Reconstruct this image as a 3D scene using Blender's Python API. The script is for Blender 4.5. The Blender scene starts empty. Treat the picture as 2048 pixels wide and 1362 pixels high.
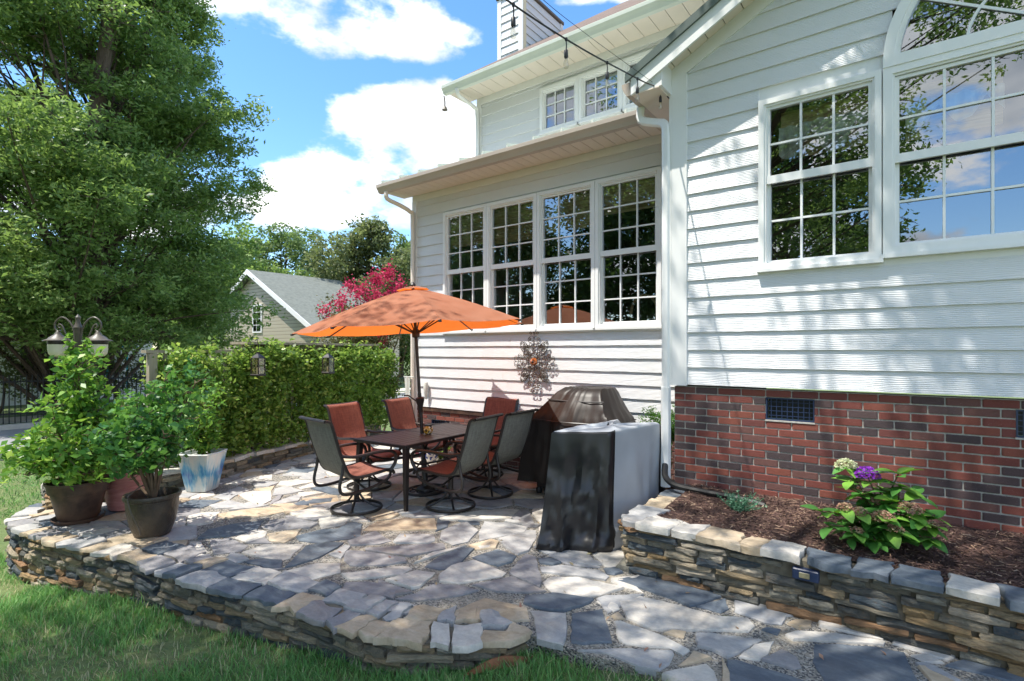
import bpy, math, random
import numpy as np
from mathutils import Vector, Matrix, noise as mnoise
R = random.Random(7); NR = np.random.default_rng(7)
S = bpy.context.scene; COL = S.collection
rad = math.radians

# ------------------------------------------------------------------ camera
CAMH = 1.72; FPX = 1070.; CC, SS = .798, .603      # horizon at v=700 of 1362, wall direction = world x
cam = bpy.data.cameras.new('camera'); cam.sensor_width = 36; cam.lens = FPX/2048*36
cam.shift_y = 19/2048; cam.clip_end = 2000; cam.clip_start = .05
co = bpy.data.objects.new('camera', cam); COL.objects.link(co)
co.location = (0, 0, CAMH); co.rotation_euler = (rad(90), 0, math.asin(SS)); S.camera = co

# ------------------------------------------------------------------ light, sky, exposure
LIGHT = Vector((.22, .36, -1.0)).normalized()       # direction the sunlight travels
SUNEL = math.asin(-LIGHT.z); SUNAZ = math.atan2(-LIGHT.x, -LIGHT.y)
sl = bpy.data.lights.new('sun', 'SUN'); sl.energy = 3.0; sl.angle = rad(.55); sl.color = (1, .95, .86)
so = bpy.data.objects.new('sun', sl); COL.objects.link(so)
so.rotation_euler = LIGHT.to_track_quat('-Z', 'Y').to_euler(); so.location = (-20, -14, 34)
S.view_settings.view_transform = 'Standard'; S.view_settings.look = 'None'
S.view_settings.exposure = 1.36; S.view_settings.gamma = 1; S.view_settings.use_curve_mapping = False
try:
    S.cycles.max_bounces = 6; S.cycles.diffuse_bounces = 3; S.cycles.glossy_bounces = 3; S.cycles.transmission_bounces = 4; S.cycles.transparent_max_bounces = 8; S.cycles.caustics_reflective = False
except Exception: pass

def pray(u, v):
    a = (u-1024)/FPX; b = (700-v)/FPX
    return Vector((CC*a-SS, SS*a+CC, b))
def onz(u, v, z=0.):
    r = pray(u, v); t = (z-CAMH)/r.z
    return (r.x*t, r.y*t)

W = bpy.data.worlds.new('World'); S.world = W; W.use_nodes = True
def build_world():
    n = W.node_tree.nodes; l = W.node_tree.links; n.clear()
    out = n.new('ShaderNodeOutputWorld'); bg = n.new('ShaderNodeBackground'); bg.inputs[1].default_value = .15
    sky = n.new('ShaderNodeTexSky'); sky.sky_type = 'NISHITA'; sky.sun_disc = False
    sky.sun_elevation = SUNEL; sky.sun_rotation = SUNAZ; sky.air_density = 1.0; sky.dust_density = .4; sky.ozone_density = 2.2
    hs = n.new('ShaderNodeHueSaturation'); hs.inputs['Saturation'].default_value = 1.22; hs.inputs['Value'].default_value = .86
    l.new(sky.outputs[0], hs.inputs['Color'])
    tc = n.new('ShaderNodeTexCoord')
    # drifting cumulus: the same noise field over the whole sky, with the seen clouds anchored by direction
    def math_(op, a, b=None, c=None):
        m = n.new('ShaderNodeMath'); m.operation = op
        for i, x in enumerate((a, b, c)):
            if x is None: continue
            if isinstance(x, (int, float)): m.inputs[i].default_value = x
            else: l.new(x, m.inputs[i])
        return m.outputs[0]
    def noise_(scale, det, rough, off=(0, 0, 0), zs=1.9):
        mp = n.new('ShaderNodeMapping'); mp.inputs['Scale'].default_value = (1, 1, zs); mp.inputs['Location'].default_value = off
        l.new(tc.outputs['Generated'], mp.inputs[0])
        t = n.new('ShaderNodeTexNoise'); t.inputs['Scale'].default_value = scale
        t.inputs['Detail'].default_value = det; t.inputs['Roughness'].default_value = rough
        l.new(mp.outputs[0], t.inputs['Vector']); return t.outputs['Fac']
    n1 = noise_(3.2, 6, .56, (.3, 1.7, .2)); n2 = noise_(9, 5, .6, (4, 1, 3))
    wn = math_('SUBTRACT', n2, .5); wn1 = math_('SUBTRACT', n1, .5)
    mask = None
    blobs = [((640, 30), .20, .075), ((800, 70), .13, .055), ((920, 75), .05, .03), ((860, 300), .13, .10), ((700, 400), .16, .075),
             ((620, 370), .10, .05), ((770, 240), .05, .03), ((560, 420), .07, .05), ((1230, -10), .10, .02), ((840, 420), .12, .06),
             ((250, 420), .25, .07)]
    nv = n.new('ShaderNodeVectorMath'); nv.operation = 'NORMALIZE'; l.new(tc.outputs['Generated'], nv.inputs[0])
    for (u, v), wx, wz in blobs:
        d = pray(u, v).normalized(); rt = Vector((d.y, -d.x, 0)).normalized(); up = rt.cross(d)
        def dot(vec):
            m = n.new('ShaderNodeVectorMath'); m.operation = 'DOT_PRODUCT'; l.new(nv.outputs[0], m.inputs[0]); m.inputs[1].default_value = vec
            return m.outputs['Value']
        x = math_('DIVIDE', dot(rt), wx); y = math_('DIVIDE', dot(up), wz)
        y = math_('MULTIPLY', y, math_('ADD', 1.0, math_('MULTIPLY', math_('LESS_THAN', y, 0.), .5)))
        q = math_('ADD', math_('MULTIPLY', x, x), math_('MULTIPLY', y, y))
        q = math_('SUBTRACT', 1.0, q)
        q = math_('MULTIPLY', q, math_('GREATER_THAN', dot(d), 0.)) if False else q
        f = math_('SUBTRACT', q, math_('MULTIPLY', math_('LESS_THAN', dot(d), 0.), 50.))
        mask = f if mask is None else math_('MAXIMUM', mask, f)
    # mirrored southern half: ordinary noise clouds of the same kind
    gen = math_('MULTIPLY', math_('SUBTRACT', n1, .52), 7.0)
    back = n.new('ShaderNodeVectorMath'); back.operation = 'DOT_PRODUCT'; l.new(nv.outputs[0], back.inputs[0]); back.inputs[1].default_value = (-SS, CC, 0)
    gen = math_('SUBTRACT', gen, math_('MULTIPLY', math_('GREATER_THAN', back.outputs['Value'], .45), 3.))
    mask = math_('MAXIMUM', math_('MAXIMUM', mask, -1.5), gen)
    dens = math_('ADD', mask, math_('ADD', math_('MULTIPLY', wn1, 4.2), math_('MULTIPLY', wn, 3.2)))
    mr = n.new('ShaderNodeMapRange'); mr.interpolation_type = 'SMOOTHSTEP'
    l.new(dens, mr.inputs[0]); mr.inputs[1].default_value = -.15; mr.inputs[2].default_value = .75
    n3 = noise_(5.5, 3, .55, (2, 8, 1))
    ramp = n.new('ShaderNodeValToRGB'); l.new(math_('ADD', n3, math_('MULTIPLY', dens, .06)), ramp.inputs[0])
    ramp.color_ramp.elements[0].position = .34; ramp.color_ramp.elements[0].color = (.44, .49, .56, 1)
    ramp.color_ramp.elements[1].position = .66; ramp.color_ramp.elements[1].color = (1, 1, 1, 1)
    cm = n.new('ShaderNodeVectorMath'); cm.operation = 'SCALE'; cm.inputs['Scale'].default_value = 5.2
    l.new(ramp.outputs[0], cm.inputs[0])
    mx = n.new('ShaderNodeMix'); mx.data_type = 'RGBA'
    l.new(mr.outputs[0], mx.inputs['Factor']); l.new(hs.outputs[0], mx.inputs['A']); l.new(cm.outputs[0], mx.inputs['B'])
    l.new(mx.outputs['Result'], bg.inputs[0]); l.new(bg.outputs[0], out.inputs[0])
build_world()
try:
    W.cycles.sampling_method = 'MANUAL'; W.cycles.sample_map_resolution = 512
except Exception: pass

# ------------------------------------------------------------------ material helpers
MATS = {}
class NT:
    def __init__(s, name):
        s.m = bpy.data.materials.new(name); s.m.use_nodes = True
        s.n = s.m.node_tree.nodes; s.l = s.m.node_tree.links
        s.bsdf = s.n['Principled BSDF']; s.out = s.n['Material Output']
        s.tc = s.n.new('ShaderNodeTexCoord'); s.vec = s.tc.outputs['Object']; MATS[name] = s.m
    def world(s):
        g = s.n.new('ShaderNodeNewGeometry'); s.vec = g.outputs['Position']; return s
    def objrand_vec(s, amt=30):
        oi = s.n.new('ShaderNodeObjectInfo'); a = s.n.new('ShaderNodeVectorMath'); a.operation = 'ADD'
        c = s.n.new('ShaderNodeCombineXYZ'); m = s.math('MULTIPLY', oi.outputs['Random'], amt)
        s.l.new(m, c.inputs[0]); s.l.new(m, c.inputs[1]); s.l.new(s.vec, a.inputs[0]); s.l.new(c.outputs[0], a.inputs[1]); s.vec = a.outputs[0]
        s.rnd = oi.outputs['Random']; return s
    def math(s, op, a, b=None):
        m = s.n.new('ShaderNodeMath'); m.operation = op
        for i, x in enumerate((a, b)):
            if x is None: continue
            if isinstance(x, (int, float)): m.inputs[i].default_value = x
            else: s.l.new(x, m.inputs[i])
        return m.outputs[0]
    def noise(s, sc, det=4, rough=.55, scale=(1, 1, 1), dist=0):
        v = s.vec
        if scale != (1, 1, 1):
            mp = s.n.new('ShaderNodeMapping'); mp.inputs['Scale'].default_value = scale; s.l.new(v, mp.inputs[0]); v = mp.outputs[0]
        t = s.n.new('ShaderNodeTexNoise'); t.inputs['Scale'].default_value = sc; t.inputs['Detail'].default_value = det
        t.inputs['Roughness'].default_value = rough; t.inputs['Distortion'].default_value = dist
        s.l.new(v, t.inputs['Vector']); return t.outputs['Fac']
    def voro(s, sc, out='Distance', scale=(1, 1, 1), feature='F1'):
        v = s.vec
        if scale != (1, 1, 1):
            mp = s.n.new('ShaderNodeMapping'); mp.inputs['Scale'].default_value = scale; s.l.new(v, mp.inputs[0]); v = mp.outputs[0]
        t = s.n.new('ShaderNodeTexVoronoi'); t.feature = feature; t.inputs['Scale'].default_value = sc; s.l.new(v, t.inputs['Vector']); return t.outputs[out]
    def ramp(s, fac, stops, const=False):
        r = s.n.new('ShaderNodeValToRGB'); s.l.new(fac, r.inputs[0]); cr = r.color_ramp
        if const: cr.interpolation = 'CONSTANT'
        while len(cr.elements) < len(stops): cr.elements.new(.5)
        for e, (p, c) in zip(cr.elements, stops): e.position = p; e.color = (*c, 1)
        return r.outputs[0]
    def mix(s, fac, a, b, mode='MIX'):
        m = s.n.new('ShaderNodeMix'); m.data_type = 'RGBA'; m.blend_type = mode
        for k, x in (('Factor', fac), ('A', a), ('B', b)):
            if isinstance(x, (int, float)): m.inputs[k].default_value = x
            elif isinstance(x, tuple): m.inputs[k].default_value = (*x, 1)
            else: s.l.new(x, m.inputs[k])
        return m.outputs['Result']
    def fin(s, color=None, rough=.7, bump=None, bd=.01, bs=.5, spec=None, metal=None):
        b = s.bsdf
        if color is not None:
            if isinstance(color, tuple): b.inputs['Base Color'].default_value = (*color, 1)
            else: s.l.new(color, b.inputs['Base Color'])
        if isinstance(rough, (int, float)): b.inputs['Roughness'].default_value = rough
        else: s.l.new(rough, b.inputs['Roughness'])
        if spec is not None: b.inputs['Specular IOR Level'].default_value = spec
        if metal is not None: b.inputs['Metallic'].default_value = metal
        if bump is not None:
            bp = s.n.new('ShaderNodeBump'); bp.inputs['Strength'].default_value = bs; bp.inputs['Distance'].default_value = bd
            s.l.new(bump, bp.inputs['Height']); s.l.new(bp.outputs[0], b.inputs['Normal'])
        return s.m

def simple(name, col, rough=.6, var=.12, sc=6, metal=None, spec=None, bump=0, wv=True):
    t = NT(name).world() if wv else NT(name)
    f = t.noise(sc, 5)
    c = t.ramp(f, [(.3, tuple(x*(1-var) for x in col)), (.7, tuple(min(1, x*(1+var)) for x in col))])
    return t.fin(c, rough, f if bump else None, .004, bump or .1, spec, metal)

def make_materials():
    # painted fibre-cement clapboard with embossed grain
    t = NT('siding').world().objrand_vec(3)
    g = t.noise(7, 6, .6, (1, 1, 14), 1.6); st = t.noise(1.2, 4)
    w = t.n.new('ShaderNodeTexWave'); w.wave_type = 'BANDS'; w.bands_direction = 'Z'; w.inputs['Scale'].default_value = 22; w.inputs['Distortion'].default_value = 7
    w.inputs['Detail'].default_value = 3; w.inputs['Detail Scale'].default_value = .55
    mp = t.n.new('ShaderNodeMapping'); mp.inputs['Scale'].default_value = (.35, .35, 1); t.l.new(t.vec, mp.inputs[0]); t.l.new(mp.outputs[0], w.inputs['Vector'])
    base = t.ramp(st, [(.25, (.70, .71, .725)), (.75, (.765, .772, .785))])
    c = t.mix(t.math('MULTIPLY', w.outputs['Fac'], .07), base, (.6, .62, .64))
    t.fin(c, .5, t.math('ADD', w.outputs['Fac'], g), .004, .5, .4)
    simple('trim', (.80, .80, .79), .42, .03, 3)
    simple('vinyl', (.84, .84, .83), .3, .02, 3)
    simple('gutter', (.50, .43, .37), .38, .05, 2)
    simple('soffit', (.78, .69, .60), .45, .03, 4)
    simple('green_metal', (.10, .13, .12), .4, .1, 3, spec=.5)
    simple('roof_metal', (.62, .66, .60), .4, .06, 3)
    simple('yellowed_trim', (.78, .70, .47), .55, .05, 4)
    t = NT('shingle').world()
    v = t.voro(9, 'Color', (1, 1, 2.2)); f = t.noise(30, 4)
    sep = t.n.new('ShaderNodeSeparateColor'); t.l.new(v, sep.inputs[0])
    c = t.ramp(sep.outputs[0], [(0, (.10, .065, .048)), (.5, (.15, .105, .08)), (1, (.20, .145, .115))])
    t.fin(t.mix(.3, c, t.ramp(f, [(.3, (.07, .05, .04)), (.7, (.22, .165, .135))])), .9, f, .01, .6)
    t = NT('grey_shingle').world()
    f = t.noise(6, 5); v = t.voro(3, 'Distance', (1, 1, 3))
    t.fin(t.ramp(t.math('ADD', f, t.math('MULTIPLY', v, .2)), [(.3, (.10, .112, .098)), (.8, (.17, .185, .165))]), .9)
    t = NT('beige_siding').world()
    w = t.n.new('ShaderNodeTexWave'); w.wave_type = 'BANDS'; w.bands_direction = 'Z'; w.wave_profile = 'SAW'; w.inputs['Scale'].default_value = 1.57; t.l.new(t.vec, w.inputs['Vector'])
    t.fin(t.ramp(w.outputs['Fac'], [(0, (.55, .49, .38)), (.82, (.60, .54, .43)), (.9, (.25, .2, .15)), (1, (.25, .2, .15))]), .7, w.outputs['Fac'], .05, .6)
    # brick
    t = NT('brick').objrand_vec(9)
    f = t.noise(55, 5, .65); g = t.noise(9, 4, .6, (1, 1, 1.5))
    c = t.ramp(t.rnd, [(0, (.185, .052, .04)), (.2, (.225, .068, .046)), (.34, (.155, .047, .04)), (.42, (.21, .06, .044)), (.52, (.065, .045, .048)), (.72, (.095, .06, .06)), (.86, (.15, .068, .058))], True)
    c = t.mix(.55, c, t.mix(1., c, t.ramp(f, [(.25, (.45, .45, .45)), (.75, (1.35, 1.3, 1.25))]), 'MULTIPLY'))
    ch = t.ramp(t.noise(16, 6, .7, (1, 1, 1), 1), [(.61, (0, 0, 0)), (.68, (1, 1, 1))])
    c = t.mix(t.math('MULTIPLY', ch, .55), c, (.42, .37, .33))
    t.fin(c, .88, t.math('ADD', f, g), .004, .7)
    t = NT('mortar').world(); f = t.noise(60, 5); t.fin(t.ramp(f, [(.3, (.34, .33, .30)), (.7, (.50, .48, .44))]), .95, f, .004, .6)
    # ledge stones in mixed schist colours
    t = NT('ledgestone').objrand_vec(17)
    f = t.noise(6, 8, .66, (1, 1, .55), .8); g = t.noise(26, 5, .65, (1, 1, .5))
    c = t.ramp(t.rnd, [(0, (.37, .29, .18)), (.13, (.45, .385, .28)), (.25, (.14, .145, .135)), (.36, (.26, .235, .18)), (.46, (.40, .28, .145)), (.55, (.085, .11, .13)), (.66, (.31, .30, .25)), (.76, (.34, .20, .105)), (.83, (.47, .42, .34)), (.92, (.20, .205, .175))], True)
    c = t.mix(.75, c, t.mix(1., c, t.ramp(f, [(.28, (.38, .38, .40)), (.5, (.95, .93, .9)), (.72, (1.45, 1.32, 1.1))]), 'MULTIPLY'))
    rs = t.ramp(t.noise(5, 5, .6), [(.55, (0, 0, 0)), (.7, (1, 1, 1))]); c = t.mix(t.math('MULTIPLY', rs, .35), c, (.38, .2, .08))
    t.fin(c, .82, t.math('ADD', f, t.math('MULTIPLY', g, .6)), .03, 1.0)
    simple('wall_core', (.16, .14, .105), .95, .3, 20)
    # flagstones
    for nm, c0, c1, c2 in (('flag_dark', (.075, .095, .125), (.11, .135, .165), (.19, .215, .235)), ('flag_purple', (.20, .195, .205), (.265, .255, .26), (.34, .325, .315)),
                           ('flag_grey', (.29, .29, .295), (.38, .375, .37), (.48, .46, .43)), ('flag_light', (.44, .41, .37), (.56, .525, .47), (.64, .59, .52)),
                           ('flag_tan', (.38, .29, .19), (.50, .40, .28), (.55, .46, .35))):
        t = NT(nm).world().objrand_vec(5)
        f = t.noise(3.2, 8, .62, (1, 2.2, 1), 1.2); g = t.noise(38, 6, .65); s_ = t.noise(13, 5, .7, (1, 3, 1), 2)
        c = t.ramp(f, [(.3, c0), (.5, c1), (.72, c2)])
        c = t.mix(.35, c, t.mix(1., c, t.ramp(g, [(.3, (.6, .6, .6)), (.7, (1.3, 1.3, 1.3))]), 'MULTIPLY'))
        st = t.ramp(t.noise(2.1, 5, .6, (1, 1, 1), .5), [(.56, (0, 0, 0)), (.74, (1, 1, 1))])
        c = t.mix(t.math('MULTIPLY', st, .28 if nm != 'flag_dark' else .1), c, (.44, .31, .18))
        t.fin(c, .62 if nm == 'flag_dark' else .74, t.math('ADD', t.math('ADD', f, s_), t.math('MULTIPLY', g, .35)), .012, .55)
    t = NT('pebble_mortar').world()
    v = t.voro(95, 'Color'); d = t.voro(95, 'Distance'); sep = t.n.new('ShaderNodeSeparateColor'); t.l.new(v, sep.inputs[0])
    c = t.ramp(sep.outputs[0], [(0, (.085, .085, .085)), (.28, (.22, .205, .18)), (.45, (.35, .325, .28)), (.7, (.29, .265, .22)), (.87, (.44, .41, .36))], True)
    big = t.noise(2.3, 5); c = t.mix(t.ramp(big, [(.5, (0, 0, 0)), (.72, (.75, .75, .75))]), c, (.42, .36, .27))
    moss = t.ramp(t.noise(3.7, 6, .7), [(.62, (0, 0, 0)), (.68, (1, 1, 1))]); c = t.mix(t.math('MULTIPLY', moss, .7), c, (.06, .075, .02))
    t.fin(c, .9, t.math('SUBTRACT', 1., d), .01, .9)
    # ground
    t = NT('lawn_soil').world(); f = t.noise(2.5, 6); g = t.noise(40, 4)
    c = t.ramp(f, [(.35, (.09, .16, .045)), (.6, (.14, .19, .06)), (.75, (.21, .19, .10))])
    t.fin(t.mix(.4, c, t.ramp(g, [(.3, (.03, .05, .012)), (.7, (.20, .22, .09))])), .95, g, .03, .8)
    simple('asphalt', (.24, .24, .245), .9, .1, 30); simple('concrete', (.50, .46, .40), .9, .1, 10)
    simple('red_clay', (.24, .105, .05), .95, .25, 18, bump=.6)
    t = NT('mulch').world(); f = t.noise(55, 6, .7, (1, 1, 1), 1.5)
    t.fin(t.ramp(f, [(.3, (.035, .018, .015)), (.55, (.10, .055, .042)), (.75, (.17, .10, .075))]), .95, f, .02, 1.)
    t = NT('mulch_chip'); at = t.n.new('ShaderNodeAttribute'); at.attribute_name = 'rnd'
    t.fin(t.ramp(at.outputs['Fac'], [(0, (.03, .016, .015)), (.45, (.085, .042, .034)), (.8, (.13, .075, .058)), (.93, (.24, .15, .10)), (1, (.36, .27, .19))]), .85)
    # metals, plastics
    simple('dark_metal', (.022, .017, .015), .42, .2, 8, spec=.5); simple('bronze_metal', (.10, .085, .068), .45, .2, 20, spec=.5)
    simple('scroll_metal', (.06, .045, .035), .5, .35, 30); simple('black_plastic', (.012, .012, .013), .45, .1, 5)
    simple('iron_fence', (.015, .015, .016), .6, .1, 5)
    t = NT('flower_disc').world(); f = t.noise(60, 4); t.fin(t.ramp(f, [(.35, (.22, .05, .015)), (.6, (.62, .20, .05))]), .45)
    def weave(name, c0, c1):
        t = NT(name); f = t.noise(140, 2, .5, (1, .06, .06)); g = t.noise(140, 2, .5, (.06, 1, 1))
        c = t.ramp(t.math('ADD', t.math('MULTIPLY', f, .6), t.math('MULTIPLY', g, .4)), [(.36, c0), (.62, c1)])
        t.fin(c, .75, f, .001, .4)
    weave('sling_front', (.15, .052, .036), (.27, .10, .068)); weave('sling_back', (.115, .115, .095), (.205, .205, .175))
    t = NT('table_slat').world().objrand_vec(4); f = t.noise(20, 5, .6, (6, 1, 1)); t.fin(t.ramp(f, [(.3, (.045, .03, .026)), (.7, (.085, .06, .05))]), .42, f, .002, .3)
    # umbrella fabric: light comes through it
    t = NT('canopy'); f = t.noise(5, 4); di = t.n.new('ShaderNodeBsdfDiffuse'); tr = t.n.new('ShaderNodeBsdfTranslucent'); mx = t.n.new('ShaderNodeMixShader')
    t.l.new(t.ramp(f, [(.3, (.44, .20, .125)), (.7, (.52, .26, .17))]), di.inputs[0]); tr.inputs[0].default_value = (.95, .20, .025, 1); mx.inputs[0].default_value = .45
    t.l.new(di.outputs[0], mx.inputs[1]); t.l.new(tr.outputs[0], mx.inputs[2]); t.l.new(mx.outputs[0], t.out.inputs[0])
    t = NT('cover_black'); f = t.noise(3, 2, .5); t.fin(t.ramp(f, [(.3, (.012, .012, .014)), (.7, (.024, .022, .023))]), .36, f, .02, .3, .5)
    t = NT('cover_brown'); f = t.noise(3, 2, .5); t.fin(t.ramp(f, [(.3, (.017, .013, .012)), (.7, (.028, .020, .017))]), .42, f, .02, .3, .3)
    t = NT('cover_grey'); f = t.noise(3, 2, .5); t.fin(t.ramp(f, [(.3, (.36, .38, .41)), (.7, (.44, .46, .49))]), .5, f, .03, .35, .4)
    # glass
    t = NT('window_glass').world(); gl = t.n.new('ShaderNodeBsdfGlossy'); gl.inputs['Roughness'].default_value = .0; gl.inputs[0].default_value = (.92, .96, 1, 1)
    tp = t.n.new('ShaderNodeBsdfTransparent'); tp.inputs[0].default_value = (.86, .90, .88, 1); mx = t.n.new('ShaderNodeMixShader')
    fr = t.n.new('ShaderNodeFresnel'); fr.inputs[0].default_value = 1.5
    t.l.new(t.math('ADD', t.math('MULTIPLY', fr.outputs[0], 1.2), .23), mx.inputs[0]); t.l.new(tp.outputs[0], mx.inputs[1]); t.l.new(gl.outputs[0], mx.inputs[2]); t.l.new(mx.outputs[0], t.out.inputs[0])
    bp = t.n.new('ShaderNodeBump'); bp.inputs['Strength'].default_value = .02; bp.inputs['Distance'].default_value = .02; t.l.new(t.noise(2.2, 1), bp.inputs['Height']); t.l.new(bp.outputs[0], gl.inputs['Normal'])
    t = NT('clear_glass'); tp = t.n.new('ShaderNodeBsdfTransparent'); gl = t.n.new('ShaderNodeBsdfGlossy'); gl.inputs['Roughness'].default_value = .03; mx = t.n.new('ShaderNodeMixShader'); mx.inputs[0].default_value = .12
    tp.inputs[0].default_value = (.9, .88, .82, 1); t.l.new(tp.outputs[0], mx.inputs[1]); t.l.new(gl.outputs[0], mx.inputs[2]); t.l.new(mx.outputs[0], t.out.inputs[0])
    simple('lens', (.30, .26, .15), .35, .2, 30); simple('lamp_glass', (.72, .68, .52), .35, .06, 12); simple('candle', (.75, .70, .5), .6, .05, 10)
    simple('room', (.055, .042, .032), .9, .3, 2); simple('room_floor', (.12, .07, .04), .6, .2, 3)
    t = NT('bamboo_shade').world(); f = t.noise(60, 3, .5, (.08, .08, 1)); t.fin(t.ramp(f, [(.35, (.50, .32, .16)), (.65, (.80, .60, .36))]), .8)
    simple('curtain', (.85, .85, .80), .85, .06, 5); simple('navy_plastic', (.02, .035, .085), .4, .1, 5)
    # pots
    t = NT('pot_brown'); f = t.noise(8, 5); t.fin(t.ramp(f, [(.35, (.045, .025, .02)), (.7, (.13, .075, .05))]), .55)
    t = NT('pot_bronze'); f = t.noise(5, 5); v = t.voro(55, 'Distance', (1, 1, .6)); t.fin(t.ramp(f, [(.35, (.03, .024, .019)), (.7, (.11, .08, .052))]), .42, v, .006, .6)
    t = NT('pot_pink'); f = t.noise(6, 4, .5, (1, 1, 5)); t.fin(t.ramp(f, [(.35, (.38, .14, .13)), (.7, (.52, .24, .22))]), .5)
    t = NT('pot_blue'); f = t.noise(16, 4, .6, (1, 1, .10)); g = t.noise(5, 3)
    sx = t.n.new('ShaderNodeSeparateXYZ'); t.l.new(t.vec, sx.inputs[0]); hh = t.math('ADD', t.math('MULTIPLY', t.math('ABSOLUTE', t.math('SUBTRACT', sx.outputs[2], .22)), 1.6), t.math('MULTIPLY', f, .9))
    t.fin(t.ramp(hh, [(.40, (.015, .12, .38)), (.55, (.12, .36, .55)), (.68, (.50, .60, .62)), (.85, (.66, .66, .62))]), .18, f, .004, .3, .6)
    simple('soil', (.04, .028, .02), .95, .3, 30, bump=.8)
    t = NT('jar_mosaic'); v = t.voro(60, 'Color'); sep = t.n.new('ShaderNodeSeparateColor'); t.l.new(v, sep.inputs[0]); t.fin(t.ramp(sep.outputs[0], [(0, (.02, .015, .01)), (.35, (.45, .22, .02)), (.7, (.7, .45, .08)), (.9, (.8, .7, .5))], True), .2)
    t = NT('pot_china'); v = t.voro(26, 'Color'); sep = t.n.new('ShaderNodeSeparateColor'); t.l.new(v, sep.inputs[0]); t.fin(t.ramp(sep.outputs[0], [(0, (.03, .06, .25)), (.45, (.75, .75, .75))], True), .2)
    # wood, bark
    t = NT('grey_wood').world(); f = t.noise(14, 5, .6, (1, 1, .12)); t.fin(t.ramp(f, [(.3, (.26, .22, .16)), (.7, (.42, .37, .28))]), .85, f, .006, .5)
    t = NT('bark').world(); f = t.noise(9, 7, .7, (1, 1, .25), 1); t.fin(t.ramp(f, [(.3, (.06, .042, .03)), (.7, (.17, .12, .085))]), .9, f, .04, .9)
    simple('smooth_bark', (.26, .19, .13), .75, .25, 9); simple('twig', (.13, .085, .05), .8, .25, 20)
    def leaf(name, stops, tcol, gloss=.45, tm=.35):
        t = NT(name); at = t.n.new('ShaderNodeAttribute'); at.attribute_name = 'rnd'
        c = t.ramp(at.outputs['Fac'], stops); t.fin(c, gloss, spec=.35)
        tr = t.n.new('ShaderNodeBsdfTranslucent'); mx = t.n.new('ShaderNodeMixShader'); mx.inputs[0].default_value = tm
        t.l.new(t.mix(.5, c, tcol), tr.inputs[0])
        t.l.new(t.bsdf.outputs[0], mx.inputs[1]); t.l.new(tr.outputs[0], mx.inputs[2]); t.l.new(mx.outputs[0], t.out.inputs[0])
    leaf('oak_leaf', [(0, (.085, .15, .042)), (.5, (.16, .27, .068)), (1, (.36, .47, .16))], (.36, .54, .10), .42, .45)
    leaf('dark_leaf', [(0, (0.033, 0.075, 0.021)), (.6, (0.068, 0.135, 0.033)), (1, (0.135, 0.210, 0.060))], (0.150, 0.300, 0.045))
    leaf('far_leaf', [(0, (.09, .145, .05)), (.6, (.15, .225, .075)), (1, (.27, .34, .13))], (.26, .40, .10), .5, .42)
    leaf('olive_leaf', [(0, (.10, .13, .055)), (.6, (.17, .205, .085)), (1, (.27, .29, .13))], (.26, .34, .09), .5, .4)
    leaf('shrub_leaf', [(0, (.055, .15, .03)), (.5, (.12, .29, .05)), (.82, (.25, .44, .07)), (1, (.45, .60, .11))], (.36, .60, .06), .36, .40)
    leaf('bush_leaf', [(0, (.035, .12, .042)), (.6, (.08, .225, .055)), (1, (.22, .42, .09))], (.24, .52, .06), .34, .36)
    leaf('vine_leaf', [(0, (.07, .14, .03)), (.5, (.16, .29, .05)), (.85, (.32, .47, .09)), (1, (.56, .58, .16))], (.42, .60, .09), .38, .45)
    leaf('myrtle_leaf', [(0, (0.078, 0.078, 0.033)), (.6, (0.111, 0.137, 0.046)), (1, (0.195, 0.117, 0.065))], (0.208, 0.208, 0.052))
    leaf('pink_petal', [(0, (.38, .02, .075)), (.6, (.58, .035, .13)), (1, (.72, .12, .22))], (.7, .05, .15), .6)
    leaf('fern_leaf', [(0, (0.065, 0.182, 0.039)), (1, (0.195, 0.390, 0.078))], (0.260, 0.546, 0.065))
    leaf('herb_leaf', [(0, (0.078, 0.221, 0.130)), (1, (0.221, 0.429, 0.286))], (0.195, 0.390, 0.195))
    leaf('grass_blade', [(0, (.085, .23, .06)), (.45, (.14, .34, .09)), (.72, (.24, .43, .13)), (.86, (.46, .44, .24)), (1, (.58, .50, .32))], (.28, .56, .12), .5, .32)
    leaf('violet_petal', [(0, (.22, .02, .42)), (1, (.44, .08, .68))], (.5, .1, .8), .6)
    leaf('faded_petal', [(0, (.36, .16, .13)), (.5, (.48, .30, .20)), (1, (.42, .42, .22))], (.5, .35, .25), .7)
    leaf('pale_petal', [(0, (.50, .55, .30)), (1, (.72, .72, .52))], (.7, .75, .5), .7)
    for nm, c in (('hydrangea_leaf', (.085, .26, .05)), ('young_leaf', (.20, .42, .06))):
        t = NT(nm).objrand_vec(3); f = t.noise(30, 4); oc = t.ramp(t.rnd, [(0, tuple(x*.7 for x in c)), (1, tuple(x*1.3 for x in c))])
        t.fin(oc, .4, f, .004, .5); tr = t.n.new('ShaderNodeBsdfTranslucent'); mx = t.n.new('ShaderNodeMixShader'); mx.inputs[0].default_value = .3
        tr.inputs[0].default_value = (.16, .36, .03, 1); t.l.new(t.bsdf.outputs[0], mx.inputs[1]); t.l.new(tr.outputs[0], mx.inputs[2]); t.l.new(mx.outputs[0], t.out.inputs[0])
    simple('aqua_plastic', (.03, .42, .50), .5, .1, 5); simple('cloth_white', (.62, .63, .58), .85, .1, 8)
make_materials()

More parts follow.
